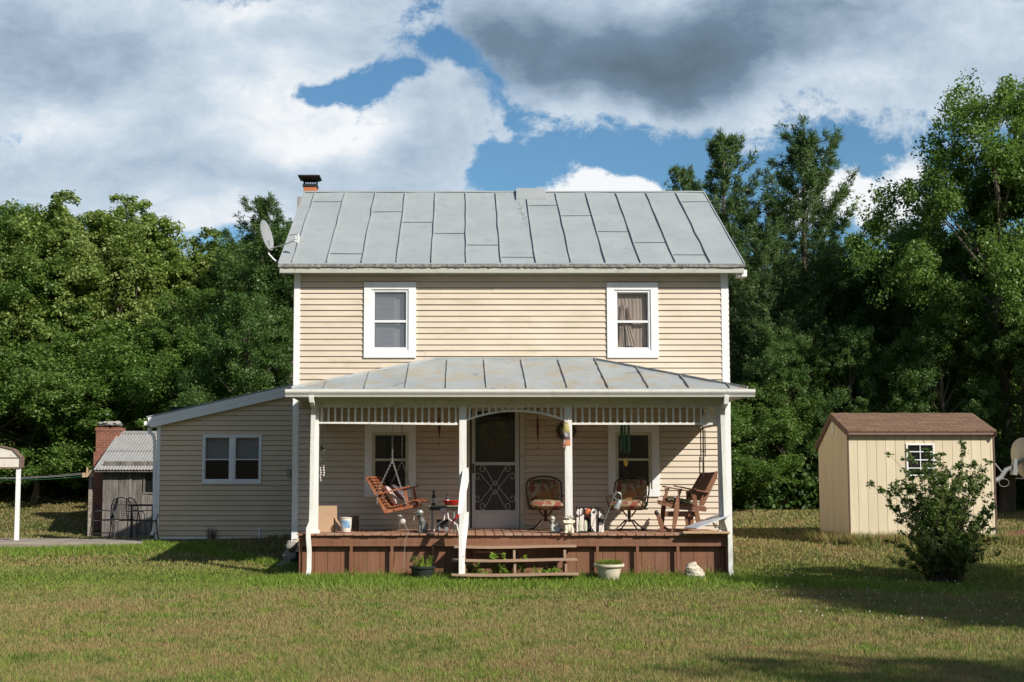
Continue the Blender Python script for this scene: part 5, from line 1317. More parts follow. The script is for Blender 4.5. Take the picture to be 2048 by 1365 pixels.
patio_chair(XX(1091, 1050, 27.4), 27.35, R(4), 'patio chair with shaded floral cushions standing between the door and the third post')
patio_chair(XX(1258, 1050, 27.2), 27.15, R(-22), 'patio chair with half-sunlit orange floral cushions in front of the right porch window')

# ---- watering can hanging on a leaning stake
q = at(1236, 1010, 26.1); wc = thing('watering_can', 'small galvanised watering can hung tilted on a thin leaning stake', 'watering can', tuple(dk(1201, 26.1)))
mm = Euler((R(-15), R(28), 0)).to_matrix()
mb = MB(); mb.lathe([(.0, -.09), (.058, -.09), (.060, -.085), (.060, .08), (.066, .085), (.066, .09), (.055, .085), (.055, -.07), (0, -.07)], q, 20, mm, cap=False); mb.build('can_body', M['galv'], wc)
mb = MB(); mb.tube([q + mm @ Vector((-.055, 0, .08)), q + Vector((-.10, 0, .15)), q + Vector((-.03, 0, .24)), q + Vector((.05, 0, .21)), q + mm @ Vector((.06, 0, .07))], .006, 6); mb.build('handle', M['galv'], wc)
mb = MB(); mb.tube([dk(1199, 26.05), at(1215, 1028, 26.06), at(1228, 993, 26.08), at(1236, 985, 26.08), at(1243, 990, 26.08)], .005, 6); mb.build('stake', M['galv'], wc)

# ---- glider rocking chair, seen from its side (faces left)
GN, GF = 26.42, 27.02
gl_ = thing('glider_chair', 'brown slat-backed wooden glider chair with olive patterned cushion at the right end of the porch', 'rocking chair', tuple(dk(1370, 26.7)))
def gp(px, py, Y=GN): return at(px, py, Y)
def board(name, poly, Y, th=.04, m='glider', par=None): mb = MB(); mb.prism([gp(x, y, Y) for x, y in poly][::-1], (0, th, 0)); return mb.build(name, M[m], par or gl_, bevel=.004)
zf = lambda Y: DZ
board('front_leg', [(1355.5, 978), (1365, 978), (1362, 987), (1359.5, 993), (1360.5, 1003), (1359, 1020), (1354, 1045), (1351, 1057.5), (1344.5, 1057), (1346, 1040), (1349, 1010), (1353, 996), (1356.5, 990)], GN)
board('front_leg', [(1329.5, 977), (1339.5, 977), (1336.5, 984), (1335, 990), (1334.5, 1000), (1331, 1022), (1328, 1050), (1321, 1050), (1322, 1020), (1326, 996), (1330.5, 987)], GF)
board('rear_leg', [(1381, 978), (1393, 978), (1392, 990), (1395, 1005), (1398, 1025), (1402, 1046), (1393, 1048), (1388, 1020), (1386, 1000), (1382, 986)], GN + .04)
board('rear_leg', [(1372, 980), (1380, 980), (1382, 1000), (1386, 1020), (1388, 1050), (1380, 1050), (1376, 1015), (1373, 995)], GF)
for a_, b_, Y in (((1347.5, 972), (1418, 986), GN + .02), ((1325, 973), (1390, 985), GF + .02)):
    mb = MB(); mb.bar(gp(*a_, Y), gp(*b_, Y), .10, .026); mb.build('armrest', M['glider'], gl_, bevel=.008)
board('back_stile', [(1429, 945), (1435, 942), (1434.5, 955), (1408, 1012), (1398, 1012), (1400, 1002)], GN + .05)
FARS = [(1400, 949), (1404, 947), (1404, 958), (1378, 1006), (1370, 1006), (1372, 998)]
board('back_stile', FARS, GF)
for i in range(10):
    t = i / 9; mb = MB(); a_ = Vector((1430.5 - 27 * t, 947 + 52 * t, 0)); b_ = Vector((1401.5 - 27 * t, 950.5 + 47 * t, 0))
    mb.bar(gp(a_.x - 1, a_.y, GN + .02), gp(b_.x - 1, b_.y, GF + .04), .018, .056, (.35, 0, 1)); mb.build('back_slat', M['glider'], gl_, bevel=.003)
board('seat_rail', [(1315, 1002), (1345, 1008), (1362, 1012), (1395, 1012), (1411, 1013), (1414, 1018), (1412, 1024), (1396, 1022), (1360, 1020), (1316, 1009)], GN + .045, .03)
board('seat_rail', [(1315, 1001), (1345, 1006), (1385, 1010), (1385, 1018), (1345, 1014), (1316, 1008)], GF - .05, .03)
for i in range(7):
    t = i / 6; mb = MB(); mb.bar(gp(1319 + 70 * t, 1003 + 8 * t, GN + .03), gp(1318 + 66 * t, 1001.5 + 7 * t, GF), .07, .018); mb.build('seat_slat', M['glider'], gl_, bevel=.003)
for Y in (GN + .11, GF - .08):
    board('base_rail', [(1330, 1023), (1392, 1023), (1392, 1034), (1330, 1034)], Y)
    board('base_leg', [(1310, 1022), (1316, 1022), (1322, 1035), (1329, 1052), (1338, 1058), (1322, 1059), (1318, 1050)], Y + .05)
    board('base_leg', [(1370, 1034), (1381, 1034), (1381, 1058), (1373, 1058)], Y + .05)
    mb = MB(); p_, q_ = gp(1318, 1056, Y), gp(1384, 1057, Y); mb.bar((p_.x, Y + .03, DZ + .025), (q_.x, Y + .03, DZ + .025), .06, .04); mb.build('base_foot', M['glider'], gl_, bevel=.004)
mb = MB(); mb.ball(gp(1313, 1026, GN + .16), (.04, .03, .05), 12, 8); mb.build('pivot_cap', M['black'], gl_)
cushion('seat_cushion', (gp(1357, 1003, 26.72)), (.50, .50, .12), (0, R(9), 0), M['camo'], None, label='olive patterned cushion lying on the glider chair', cat='cushion').name = 'seat_cushion'

# ---- white panel leaning over boards at the right porch corner
c = dk(1410, 26.0); pn_ = thing('slanted_cover', 'white plastic sheet propped at a slant on boards at the right front porch corner', 'cover', tuple(c))
mb = MB(); A = at(1368, 1055, 26.15); B = at(1393, 1056.5, 25.62); C = at(1461, 1030, 25.62); D = at(1437, 1028, 26.15)
mb.prism([A, B, C, D][::-1], (0, 0, -.02)); mb.build('sheet', M['panel'], pn_, bevel=.004)
mb = MB(); mb.bar(at(1424, 1042, 26.0), at(1432, 1057, 26.0), .02, .03); mb.bar(at(1431, 1048, 25.9), at(1439, 1058, 25.9), .02, .02); mb.build('prop_bracket', M['alum'], pn_)
mb = MB(); za = DZ + .004
mb.boxr(XX(1365, 1062, 25.7), XX(1459, 1062, 25.7), 25.62, 25.78, za, za + .038); q = mb.build('board', M['lumber'], None, loc=(XX(1410, 1062, 25.7), 25.7, za), bevel=.003); tag(q, 'raw lumber board lying along the porch edge under the white panel', 'board')
mb = MB(); mb.boxr(XX(1362, 1062, 25.9), XX(1420, 1062, 25.9), 25.80, 25.92, za, za + .03); q = mb.build('board', M['tread'], None, loc=(XX(1390, 1062, 25.9), 25.86, za), bevel=.003); tag(q, 'shorter brown board behind the raw lumber at the right porch corner', 'board')

# ---- hanging things
CZ = ZZ(792, FY) - .005
c = Vector((XX(1251, 850, 26.8), 26.8, CZ)); gc = thing('wind_chime', 'wind chime of long dark green tubes with a yellow paddle, before the right porch window', 'wind chime', tuple(c))
mb = MB(); zd = ZZ(831, 26.8); mb.lathe([(.0, .03), (.06, .012), (.075, 0), (.06, -.008), (0, -.008)], (c.x, c.y, zd), 18, cap=False); mb.build('top_disc', M['yellow'], gc)
for i, (dx, dy, L0, L1) in enumerate(((-.085, 0, 842, 904), (-.055, .05, 842, 898), (-.02, -.03, 846, 905), (.05, 0, 842, 909), (.07, .04, 846, 900))):
    mb = MB(); mb.tube([(c.x + dx, c.y + dy, ZZ(L0, 26.8)), (c.x + dx, c.y + dy, ZZ(L1, 26.8))], .017, 10); mb.tube([(c.x + dx, c.y + dy, ZZ(L0, 26.8)), (c.x + dx * .8, c.y + dy * .8, zd)], .002, 4); mb.build('tube', M['green'], gc)
mb = MB(); mb.tube([(c.x, c.y, CZ), (c.x, c.y, ZZ(918, 26.8))], .0025, 4); mb.build('cord', M['black'], gc)
mb = MB(); mb.ball((c.x, c.y, ZZ(925, 26.8)), (.042, .006, .078), 16, 10); mb.build('paddle', M['yellow'], gc)
c = Vector((XX(1405, 870, 26.3), 26.3, CZ)); mc = thing('metal_chime', 'long dark metal wind chime with thin rods near the right porch post', 'wind chime', tuple(c))
mb = MB(); mb.tube([(c.x, c.y, CZ), (c.x, c.y, ZZ(950, 26.3))], .004, 5); mb.build('cord', M['darkbrown'], mc)
for dx, a_, b_ in ((-.035, 860, 925), (.015, 858, 945), (.045, 860, 914), (-.06, 914, 955), (0, 915, 955)):
    mb = MB(); mb.tube([(c.x + dx, c.y, ZZ(a_, 26.3)), (c.x + dx, c.y, ZZ(b_, 26.3))], .010, 8); mb.build('rod', M['darkbrown'], mc)
mb = MB(); mb.lathe([(.0, .01), (.07, 0), (0, -.01)], (c.x, c.y, ZZ(903, 26.3)), 14, cap=False); mb.lathe([(.0, .02), (.05, 0), (0, -.01)], (c.x, c.y, ZZ(858, 26.3)), 14, cap=False); mb.ball((c.x - .01, c.y, ZZ(828, 26.3)), (.035, .025, .05), 10, 8); mb.ball((c.x + .015, c.y, ZZ(823, 26.3)), (.02, .018, .02), 8, 6); mb.build('ornament', M['darkbrown'], mc)
c = Vector((XX(645.5, 870, 26.5), 26.5, CZ)); cc = thing('cow_chime', 'white and black spotted cow wind chime hanging beside the left porch post', 'wind chime', tuple(c))
mb = MB(); mb.tube([(c.x, c.y, CZ), (c.x, c.y, ZZ(893, 26.5))], .0025, 4); mb.build('cord', M['black'], cc)
blob('cow_figure', [((c.x, c.y, ZZ(899, 26.5)), (.045, .025, .032)), ((c.x - .02, c.y - .01, ZZ(893.5, 26.5)), (.022, .02, .022)), ((c.x + .03, c.y, ZZ(902, 26.5)), (.02, .02, .02))], M['cow'], None, .007, cc)
for i, (dx, n) in enumerate(((-.035, 8), (.025, 6))):
    mb = MB(); mb.tube([(c.x + dx, c.y, ZZ(902, 26.5)), (c.x + dx, c.y, ZZ(924 + n * 5, 26.5))], .002, 4)
    for k in range(n): mb.ball((c.x + dx + .006 * math.sin(k * 2), c.y, ZZ(926 + k * 5, 26.5)), (.017, .012, .019), 8, 6)
    mb.build('bead_string', M['cow'], cc)
for px, y1, lb in ((877.5, 888, 'thin maroon metal twister hanging left of the second porch post'), (1074.5, 897, 'thin maroon twister with a bead hanging right of the door')):
    c = Vector((XX(px, 850, 26.9), 26.9, CZ)); n = 26; vs = []; fs = []; zb_ = ZZ(y1, 26.9)
    for i in range(n + 1):
        t = i / n; a_ = t * 5; w_ = .022 * math.sin(math.pi * min(1, t * 1.05)) + .005; z = CZ + (zb_ - CZ) * t
        for s in (-1, 1):
            vs.append((c.x + .012 * t + s * w_ * math.cos(a_), c.y + s * w_ * math.sin(a_), z)); vs.append((c.x + .012 * t + s * w_ * math.cos(a_) + .003, c.y + s * w_ * math.sin(a_) + .003, z))
    for i in range(n): q = i * 4; fs += [(q, q + 2, q + 6, q + 4), (q + 1, q + 5, q + 7, q + 3), (q, q + 4, q + 5, q + 1), (q + 2, q + 3, q + 7, q + 6)]
    mb = MB().add(vs, fs); mb.ball((c.x + .012, c.y, zb_), .014, 8, 6); tag(mb.build('wind_twister', M['maroon'], None, loc=tuple(c)), lb, 'wind twister')
# windsock on the third post
def sockmat():
    t = MT('printed_windsock'); a = t.noise(12, 3, .5, dist=.5); sp = t.n('ShaderNodeSeparateXYZ'); t.l(t.geo.outputs['Position'], sp.inputs[0])
    c = t.ramp(t.rng(sp.outputs[2], ZZ(893, FY), ZZ(843, FY)), [(0, (.40, .12, .05)), (.2, (.45, .20, .10)), (.3, (.07, .05, .06)), (.5, (.10, .09, .12)), (.62, (.34, .30, .08)), (.85, (.40, .34, .16)), (1, (.16, .09, .10))])
    c = t.mix(t.rng(a, .55, .62), c, (.5, .45, .42)); t.col(c); t.rough(.8); return t.mat
ws = thing('windsock', 'small printed windsock hanging on a wire hook at the third porch post', 'windsock', tuple(at(1136, 845, FY - .06)))
cxm = at(1131, 868, FY - .09); vs = []; fs = []; n = 14
for j in range(9):
    t = j / 8; z = ZZ(845 + 47 * t, FY - .09); r_ = (.045 + .03 * t)
    for i in range(n): a_ = 6.283 * i / n; vs.append((cxm.x + .0 + .02 * math.sin(t * 3) + r_ * (1 + .12 * math.sin(i * 3 + j)) * math.cos(a_), cxm.y + r_ * .7 * math.sin(a_), z))
for j in range(8):
    for i in range(n): i2 = (i + 1) % n; fs.append((j * n + i, (j + 1) * n + i, (j + 1) * n + i2, j * n + i2))
MB().add(vs, fs).build('sock', sockmat(), ws)
mb = MB(); mb.tube([(cxm.x - .01, cxm.y, ZZ(845, FY)), at(1134, 842, FY - .07), at(1138, 838, FY - .05), at(1138.5, 831, FY - .03)], .004, 5); mb.build('hook', M['galv'], ws)
mb = MB()
for dx in (-.04, .01, .045): mb.tube([(cxm.x + dx, cxm.y - .03, ZZ(892, FY)), (cxm.x + dx + .01, cxm.y - .035, ZZ(896, FY))], .006, 4)
mb.build('tassel', M['crock'], ws)
# wreaths
def wreath(name, label, c, ro, ri, mat, n, leaf, seed, flat=.5):
    rng = np.random.default_rng(seed); root = thing(name, label, 'wreath', tuple(c)); a = rng.random(n) * 2 * np.pi; rm = (ro + ri) / 2; rt = (ro - ri) / 2; o = sph(n, rng) * (rng.random((n, 1)) ** .4)
    rad = rm + o[:, 0] * rt; P_ = np.stack([np.cos(a) * rad, o[:, 1] * rt * flat, np.sin(a) * rad], 1); l = leaf * rng.uniform(.6, 1.3, n)
    v, q = rhombs(P_, sph(n, rng) * .7 + np.array([0, -1, 0]), sph(n, rng), l, l * .5, rng); np_mesh('foliage', v, q, mat, root)
    mb = MB(); mb.tube([(c.x + rm * math.cos(k * .3927), c.y, c.z + rm * math.sin(k * .3927)) for k in range(16)], .02, 6, closed=True); mb.build('ring', M['twig'], root); return root
wreath('yellow_wreath', 'large yellow leaf wreath behind the glass of the storm door', at(989.5, 866, WY + .06), .29, .13, m_leaf('yellow_wreath_leaves', [(.25, .17, .015), (.40, .30, .03), (.55, .42, .06)], .1), 1500, .055, 3)
wreath('dark_wreath', 'small dark red berry wreath on the wall behind the third porch post', at(1132.5, 862, WY - .07), .20, .11, m_leaf('dark_red_wreath', [(.04, .012, .012), (.10, .02, .02), (.22, .20, .18)], .05), 900, .035, 4)

# ---- planters, stone and weeds in front of the porch
def tuft(name, c, n, h, spread, w, mat, rng, droop=.6, parent=None):
    """long bending blades growing from c"""
    c = np.array(c); V = []; a = rng.random(n) * 6.283; r_ = spread * rng.random(n) ** .5
    B0 = np.stack([c[0] + np.cos(a) * r_, c[1] + np.sin(a) * r_, np.full(n, c[2])], 1); hh = h * rng.uniform(.45, 1.15, n); b = a + rng.normal(0, .6, n); out = droop * hh * rng.uniform(.2, 1, n)
    ww = w * rng.uniform(.6, 1.3, n); pr = np.stack([-np.sin(b), np.cos(b), 0 * b], 1) * ww[:, None] / 2; rows = []
    for k, (f, u) in enumerate(((0, 0), (.35, .5), (.75, .85), (1, 1 - .25 * droop))):
        p = B0 + np.stack([np.cos(b) * out * f * f, np.sin(b) * out * f * f, hh * u], 1); s_ = (1, .9, .55, .08)[k]; rows.append(p - pr * s_); rows.append(p + pr * s_)
    v = np.stack(rows, 1).reshape(-1, 3); base = np.arange(n)[:, None] * 8; q = np.concatenate([base + np.array([[0, 1, 3, 2]]), base + np.array([[2, 3, 5, 4]]), base + np.array([[4, 5, 7, 6]])], 0)
    if parent is not None:
        rt = parent
        while rt.parent: rt = rt.parent
        v = v - np.array(rt.location)
    return np_mesh(name, v, q, mat, parent)
rng = np.random.default_rng(31)
c = Vector((XX(845, 1150, 25.3), 25.3, .06)); bp = thing('black_planter', 'round black plastic planter of stringy grass against the brown porch skirt', 'planter', tuple(c)); s = .21
mb = MB(); mb.lathe([(.15, 0), (.17, .02), (.205, .19), (.235, .20), (.24, .235), (.215, .235), (.20, .20), (0, .19)], c, 26, cap=False); mb.build('pot', basic('black_plastic', (.03, .033, .035), .4, .15, 6), bp)
tuft('grass', (c.x, c.y, .25), 90, .24, .17, .012, M['tall'], rng, .9, bp)
c = Vector((XX(1218, 1160, 25.15), 25.15, .04)); cp = thing('cream_planter', 'cream tapered planter full of bright grass right of the porch steps', 'planter', tuple(c))
mb = MB(); mb.lathe([(.15, 0), (.16, .01), (.225, .24), (.262, .255), (.272, .28), (.268, .30), (.24, .30), (.22, .26), (0, .25)], c, 30, cap=False); mb.build('pot', M['cream'], cp)
tuft('grass', (c.x, c.y, .30), 420, .13, .22, .010, M['tall'], rng, .8, cp)
c = Vector((XX(1390, 1150, 25.4), 25.4, .02)); mb = MB(); o0 = len(mb.v)
mb.ball((c.x, c.y, c.z + .13), (.18, .12, .19), 22, 15)
for i, v in enumerate(mb.v):
    d = Vector(v) - Vector((c.x, c.y, c.z + .13)); k = 1 + .16 * math.sin(d.x * 22 + 1) * math.cos(d.z * 26) + .10 * math.sin(d.z * 41 + d.y * 30) + (.22 if d.x > .03 and d.z < 0 else 0) - (.25 if d.x > .03 and d.z > .05 else 0)
    mb.v[i] = tuple(Vector((c.x, c.y, c.z + .13)) + Vector((d.x * k, d.y * k, d.z * k)))
tag(mb.build('white_rock', basic('pitted_pale_rock', (.55, .50, .40), .9, .2, 9, 1.0, 24, dirt=(.10, .08, .05), damt=.9, dscale=22), None, smooth=False, loc=tuple(c)), 'jagged pale rock lying against the right end of the porch skirt', 'rock')
c = Vector((XX(701, 1155, 25.3), 25.3, .04)); mb = MB(); mb.prism([(c.x - .08, c.y, .02), (c.x + .05, c.y, .015), (c.x + .075, c.y, .07), (c.x + .055, c.y, .13), (c.x - .01, c.y, .085), (c.x - .06, c.y, .07)], (0, .05, 0)); tag(mb.build('red_scrap', basic('faded_red_plastic', (.28, .045, .06), .5, .2, 12), None, loc=tuple(c), bevel=.008), 'small faded red plastic scrap in the grass below the brown skirt', 'scrap')
for i, (px, n, h, Y) in enumerate(((640, 40, .22, 25.45), (700, 45, .30, 25.5), (760, 40, .26, 25.5), (800, 40, .25, 25.5), (880, 70, .28, 25.4), (1262, 60, .26, 25.4), (1300, 50, .30, 25.5), (1345, 40, .28, 25.5), (1420, 40, .30, 25.5), (1160, 40, .25, 25.3), (880, 50, .2, 25.1))):
    tag(tuft('weed_tuft', (XX(px, 1150, Y), Y, .0), n, h, .16, .009, M['tall'], rng, .8), kind='stuff')
# leafy volunteer plants under the steps
def leafy(px, Y, h, n, leaf, label, seed, nst=4):
    rng = np.random.default_rng(seed); x = XX(px, 1140, Y); root = thing('weed_plant', label, 'weed', (x, Y, .0), 0, 'leafy weeds under the porch steps'); P_ = []; mb = MB(); rr = random.Random(seed)
    for s in range(nst):
        a_ = rr.random() * 6.28; tip = Vector((x + .12 * math.cos(a_), Y + .08 * math.sin(a_), h * rr.uniform(.7, 1))); mb.tube([(x, Y, 0), Vector((x, Y, 0)).lerp(tip, .5) + Vector((0, 0, .03)), tip], .004, 5); P_ += [Vector((x, Y, 0)).lerp(tip, rr.uniform(.5, 1.05)) for k in range(n // nst)]
    P_ = np.array([tuple(p) for p in P_]); P_ = P_ + rng.normal(0, .035, P_.shape) - np.array([x, Y, 0]); l = leaf * rng.uniform(.6, 1.2, len(P_)); v, q = rhombs(P_, sph(len(P_), rng) * .5 + np.array([0, -.3, 1]), sph(len(P_), rng), l, l * .75, rng); np_mesh('foliage', v, q, M['tall'], root); mb.build('stem', M['tall'], root)
for a in ((947, 25.6, .34, 80, .07, 'low leafy weed right of the handrail foot', 1), (997, 25.45, .52, 90, .085, 'tallest bright leafy weed behind the middle step', 2), (1012, 25.3, .3, 90, .07, 'small dense weed under the lowest step, left of the middle stringer', 3), (1042, 25.45, .46, 60, .085, 'leafy weed just right of the middle step stringer', 4),
          (1080, 25.4, .32, 80, .07, 'low weed under the right half of the steps', 5), (1105, 25.3, .26, 90, .06, 'ground-hugging weed near the right step stringer', 6), (965, 25.2, .22, 80, .06, 'ground-hugging weed below the lowest step, left half', 7)): leafy(*a)

# ---- dish on the house roof
def dish(c, n, r, label, arm_to, mount, big=False):
    root = thing('satellite_dish', label, 'satellite dish', tuple(c)); n = Vector(n).normalized(); q = n.to_track_quat('Z', 'Y').to_matrix()
    mb = MB(); prof = [(0.001, -.14 * r)] + [(r * k / 8, -.14 * r + .16 * r * (k / 8) ** 2) for k in range(1, 9)]; prof2 = [(p[0], p[1] - .012) for p in prof[::-1]]
    mb.lathe(prof + prof2, c, 32, q, cap=False); mb.build('reflector', M['dishgrey'], root)
    mb = MB(); mb.tube(arm_to, .014, 8); mb.build('feed_arm', M['grey_metal'], root)
    e = Vector(arm_to[-1]); mb = MB()
    for i in range(3): mb.ball(e + Vector((-.02, 0, .06 - .045 * i)), (.045, .022, .02), 10, 7)
    mb.tube([e + Vector((.03, 0, .11)), e + Vector((.04, 0, .02)), e + Vector((.02, 0, -.06))], .022, 8); mb.build('receiver', M['white'], root)
    mb = MB(); mb.tube(mount, .022, 8); mb.box(Vector(mount[0]), (.06, .12, .16)); mb.build('mount', M['grey_metal'], root); return root
M['dishgrey'] = basic('dish_grey_paint', (.30, .31, .32), .4, .08, 6, 0)
YD = 28.2
dish(at(534, 471, YD), (.95, -.22, .22), .315, 'grey satellite dish with triple receiver on the left end of the farmhouse roof', [at(541, 498, YD), at(565, 491, YD - .1), at(593, 480, YD - .15)], [at(536, 490, YD + .05), at(537, 508, YD + .05), at(548, 520, YD + .05), at(558, 527, YD + .1)])
# ================================================================== right: storage shed
SYF = 30.5
M['shedwall'] = m_wood('cream_grooved_panel', (.60, .51, .36), (.70, .61, .45), 1.2, 'z', .7, (.42, .35, .23), .3, .15)
def m_shingle():
    t = MT('brown_shingles'); br = t.n('ShaderNodeTexBrick'); t.l(t.tc.outputs['UV'], br.inputs['Vector'])
    mp = t.n('ShaderNodeMapping'); sp = t.n('ShaderNodeSeparateXYZ'); t.l(t.geo.outputs['Position'], sp.inputs[0]); cb = t.n('ShaderNodeCombineXYZ'); t.l(sp.outputs[0], cb.inputs[0]); t.l(t.m('MULTIPLY', sp.outputs[1], 1.09), cb.inputs[1]); t.l(cb.outputs[0], br.inputs['Vector'])
    br.inputs['Scale'].default_value = 1; br.inputs['Brick Width'].default_value = .31; br.inputs['Row Height'].default_value = .13; br.inputs['Mortar Size'].default_value = .008; br.inputs['Bias'].default_value = 0
    br.inputs['Color1'].default_value = (.15, .085, .048, 1); br.inputs['Color2'].default_value = (.22, .135, .08, 1); br.inputs['Mortar'].default_value = (.05, .03, .02, 1)
    c = t.mix(t.rng(t.noise(40, 4, .7), .35, .65, 0, .4), br.outputs['Color'], (.09, .055, .035)); t.col(c); t.rough(.95); t.bump(t.noise(60, 3, .7), .5, .004); return t.mat
sx0, sx1 = XX(1697.5, 960, SYF), XX(1990, 960, SYF); SD = 2.55; shz0 = gzf(9.5, 30.5) - .02
shed = thing('storage_shed', 'cream storage shed with brown shingle roof behind the shrub', 'shed', (sx0, SYF, shz0))
ze = ZZ(868, SYF); YRd = 31.75; zrd = ZZ(829, YRd); zbk = ZZ(888, 33.1) + .02
swr = px_rect(1812.5, 1869, 887.5, 953, SYF)
mb = MB(); z0 = ZZ(1070, SYF); x = sx0; pitch = .2032
while x < sx1 - .02:
    xe = min(x + pitch - .008, sx1)
    segs = [(z0, ze + .03)]
    if xe > swr[0] + .03 and x < swr[1] - .03: segs = [(z0, swr[2] + .03), (swr[3] - .03, ze + .03)]
    for a_, b_ in segs: mb.boxr(x, xe, SYF, SYF + .015, a_, b_)
    x += pitch
mb.boxr(sx0, sx1, SYF + .012, SYF + .03, z0, swr[2] + .03); mb.boxr(sx0, sx1, SYF + .012, SYF + .03, swr[3] - .03, ze + .02); mb.boxr(sx0, swr[0] + .04, SYF + .0125, SYF + .03, swr[2] + .03, swr[3] - .03); mb.boxr(swr[1] - .04, sx1, SYF + .0125, SYF + .03, swr[2] + .03, swr[3] - .03)
mb.build('wall', M['shedwall'], shed, smooth=False)
mb = MB(); y = SYF + .02
def gable_z(y): return ze + (zrd - ze) * (y - SYF) / (YRd - SYF) - .02 if y < YRd else zrd + (zbk - zrd) * (y - YRd) / (SYF + SD - YRd) - .02
for xw in (sx0, sx1 - .015):
    y = SYF + .03
    while y < SYF + SD - .01:
        y2 = min(y + pitch - .012, SYF + SD); ym = [y, y2] if not (y < YRd < y2) else [y, YRd, y2]
        poly = [(xw, y, z0)] + [(xw, q, gable_z(q)) for q in ym] + [(xw, y2, z0)]; mb.prism(poly[::-1], (.015, 0, 0)); y += pitch
for xw in (sx0 + .012, sx1 - .03): mb.prism([(xw, SYF + .03, z0), (xw, SYF + SD, z0), (xw, SYF + SD, zbk - .03), (xw, YRd, zrd - .03), (xw, SYF + .03, ze - .01)], (.015, 0, 0))
mb.boxr(sx0, sx1, SYF + SD - .02, SYF + SD, z0, zbk); mb.build('gable_wall', M['shedwall'], shed, smooth=False)
M['brown_trim'] = basic('brown_trim_paint', (.11, .062, .045), .5, .1, 6); M['mauve_trim'] = basic('mauve_brown_trim', (.20, .125, .10), .5, .08, 6)
for xw in (sx0 - .012, sx1 - .018): mb = MB(); mb.boxr(xw, xw + .03, SYF - .012, SYF + .03, z0, ze); mb.build('corner_trim', M['brown_trim'], shed)
ox0, ox1 = XX(1697, 862, SYF - .15) - .02, XX(1993, 862, SYF - .15)
ev = Vector((0, SYF - .15, ZZ(861, SYF - .15))); bk = Vector((0, SYF + SD + .12, zbk - .06))
mb = MB(); sheet(mb, (ox0, ev.y, ev.z), (ox1, ev.y, ev.z), (ox0, YRd, zrd + .03), (ox1, YRd, zrd + .03), 30, 8, .03, .004); sheet(mb, (ox1, bk.y, bk.z), (ox0, bk.y, bk.z), (ox1, YRd, zrd + .03), (ox0, YRd, zrd + .03), 10, 4, .03, .003)
sroof = mb.build('roof', m_shingle(), shed)
mb = MB(); mb.boxr(ox0 + .01, ox1 - .01, ev.y + .02, ev.y + .04, ZZ(869.5, ev.y), ev.z - .032); mb.build('fascia', M['mauve_trim'], sroof)
for xx in (ox0 + .012, ox1 - .012):
    mb = MB(); mb.bar((xx, ev.y, ev.z - .09), (xx, YRd, zrd - .06), .022, .11, (0, 0, 1)); mb.bar((xx, bk.y, bk.z - .09), (xx, YRd, zrd - .06), .022, .11, (0, 0, 1)); mb.build('rake_board', M['brown_trim'], sroof)
mb = MB(); vy = 31.65; mb.boxr(sx0 - .02, sx0, vy - .10, vy + .10, ZZ(869, vy), ZZ(849, vy))
for i in range(5): mb.boxr(sx0 - .035, sx0 - .015, vy - .08, vy + .08, ZZ(867 - i * 3.8, vy), ZZ(867 - i * 3.8, vy) + .015)
mb.build('vent', M['white_old'], shed)
mb = MB(); frame_ring(mb, swr, .035, SYF - .02, SYF + .03)
zm_ = [swr[2] + (swr[3] - swr[2]) * k / 4 for k in (1, 2, 3)]; xm_ = [(swr[0] + swr[1]) / 2]
for z in zm_: mb.boxr(swr[0] + .035, swr[1] - .035, SYF - .012, SYF + .015, z - .010, z + .010)
mb.boxr(xm_[0] - .008, xm_[0] + .008, SYF - .010, SYF + .013, swr[2], swr[3]); f = mb.build('window', M['trim'], shed)
mb = MB(); mb.boxr(swr[0] + .03, swr[1] - .03, SYF + .02, SYF + .024, swr[2] + .03, swr[3] - .03); mb.build('pane', M['glass'], f, smooth=False)
mb = MB(); mb.boxr(swr[0] - .1, swr[1] + .1, SYF + .3, SYF + .31, swr[2] - .1, swr[3] + .1); mb.build('dark_backing', M['dark'], shed)  # added black panel, painted darkness of the shed's inside
mb = MB(); mb.boxr(sx0 + .02, sx1 - .02, SYF + .03, SYF + .12, shz0 - .1, z0 + .01); mb.boxr(sx0 + .01, sx1 - .01, SYF - .01, SYF + .03, ZZ(1080, SYF), ZZ(1071, SYF)); mb.boxr(sx0 + .03, sx0 + .12, SYF + .1, SYF + SD, shz0 - .1, z0 + .01); mb.build('sill', M['shedwall'], shed)
# ramp and dish to the right of the shed
M['ramp'] = m_wood('red_brown_painted_planks', (.18, .055, .04), (.26, .09, .065), 2, 'x', .7, (.30, .18, .14), .3)
c = at(2000, 1090, 30.9); mb = MB(); z = gzf(11.8, 30.8) + .06
x0_ = XX(1962, 1090, 30.9)
for i in range(5): mb.prism([(x0_, 30.55 + i * .19, z - .02), (x0_ + 2.2, 30.55 + i * .19, z + .36), (x0_ + 2.2, 30.55 + i * .19, z + .32), (x0_, 30.55 + i * .19, z - .06)][::-1], (0, .18, 0))
tag(mb.build('ramp', M['ramp'], None, loc=(x0_, 30.6, z)), 'red-brown plank ramp rising from the grass right of the storage shed', 'ramp')
mb = MB(); mb.boxr(sx1 + .03, x0_ - .05, 31.0, 31.5, z - .05, z + .05); tag(mb.build('low_platform', M['ramp'], None, loc=(sx1 + .2, 31.2, z), bevel=.01), 'low red-brown boards lying between the shed and the ramp', 'boards')
YD2 = 31.0; dm = thing('satellite_dish', 'large grey-cream satellite dish on a curved arm at the right side of the shed', 'satellite dish', tuple(at(2040, 918, YD2)))
c = at(2052, 918, YD2); n = Vector((.62, -.62, .35)).normalized(); q = n.to_track_quat('Z', 'Y').to_matrix(); n = Vector((.90, .30, .2)).normalized(); q = n.to_track_quat('Z', 'Y').to_matrix()
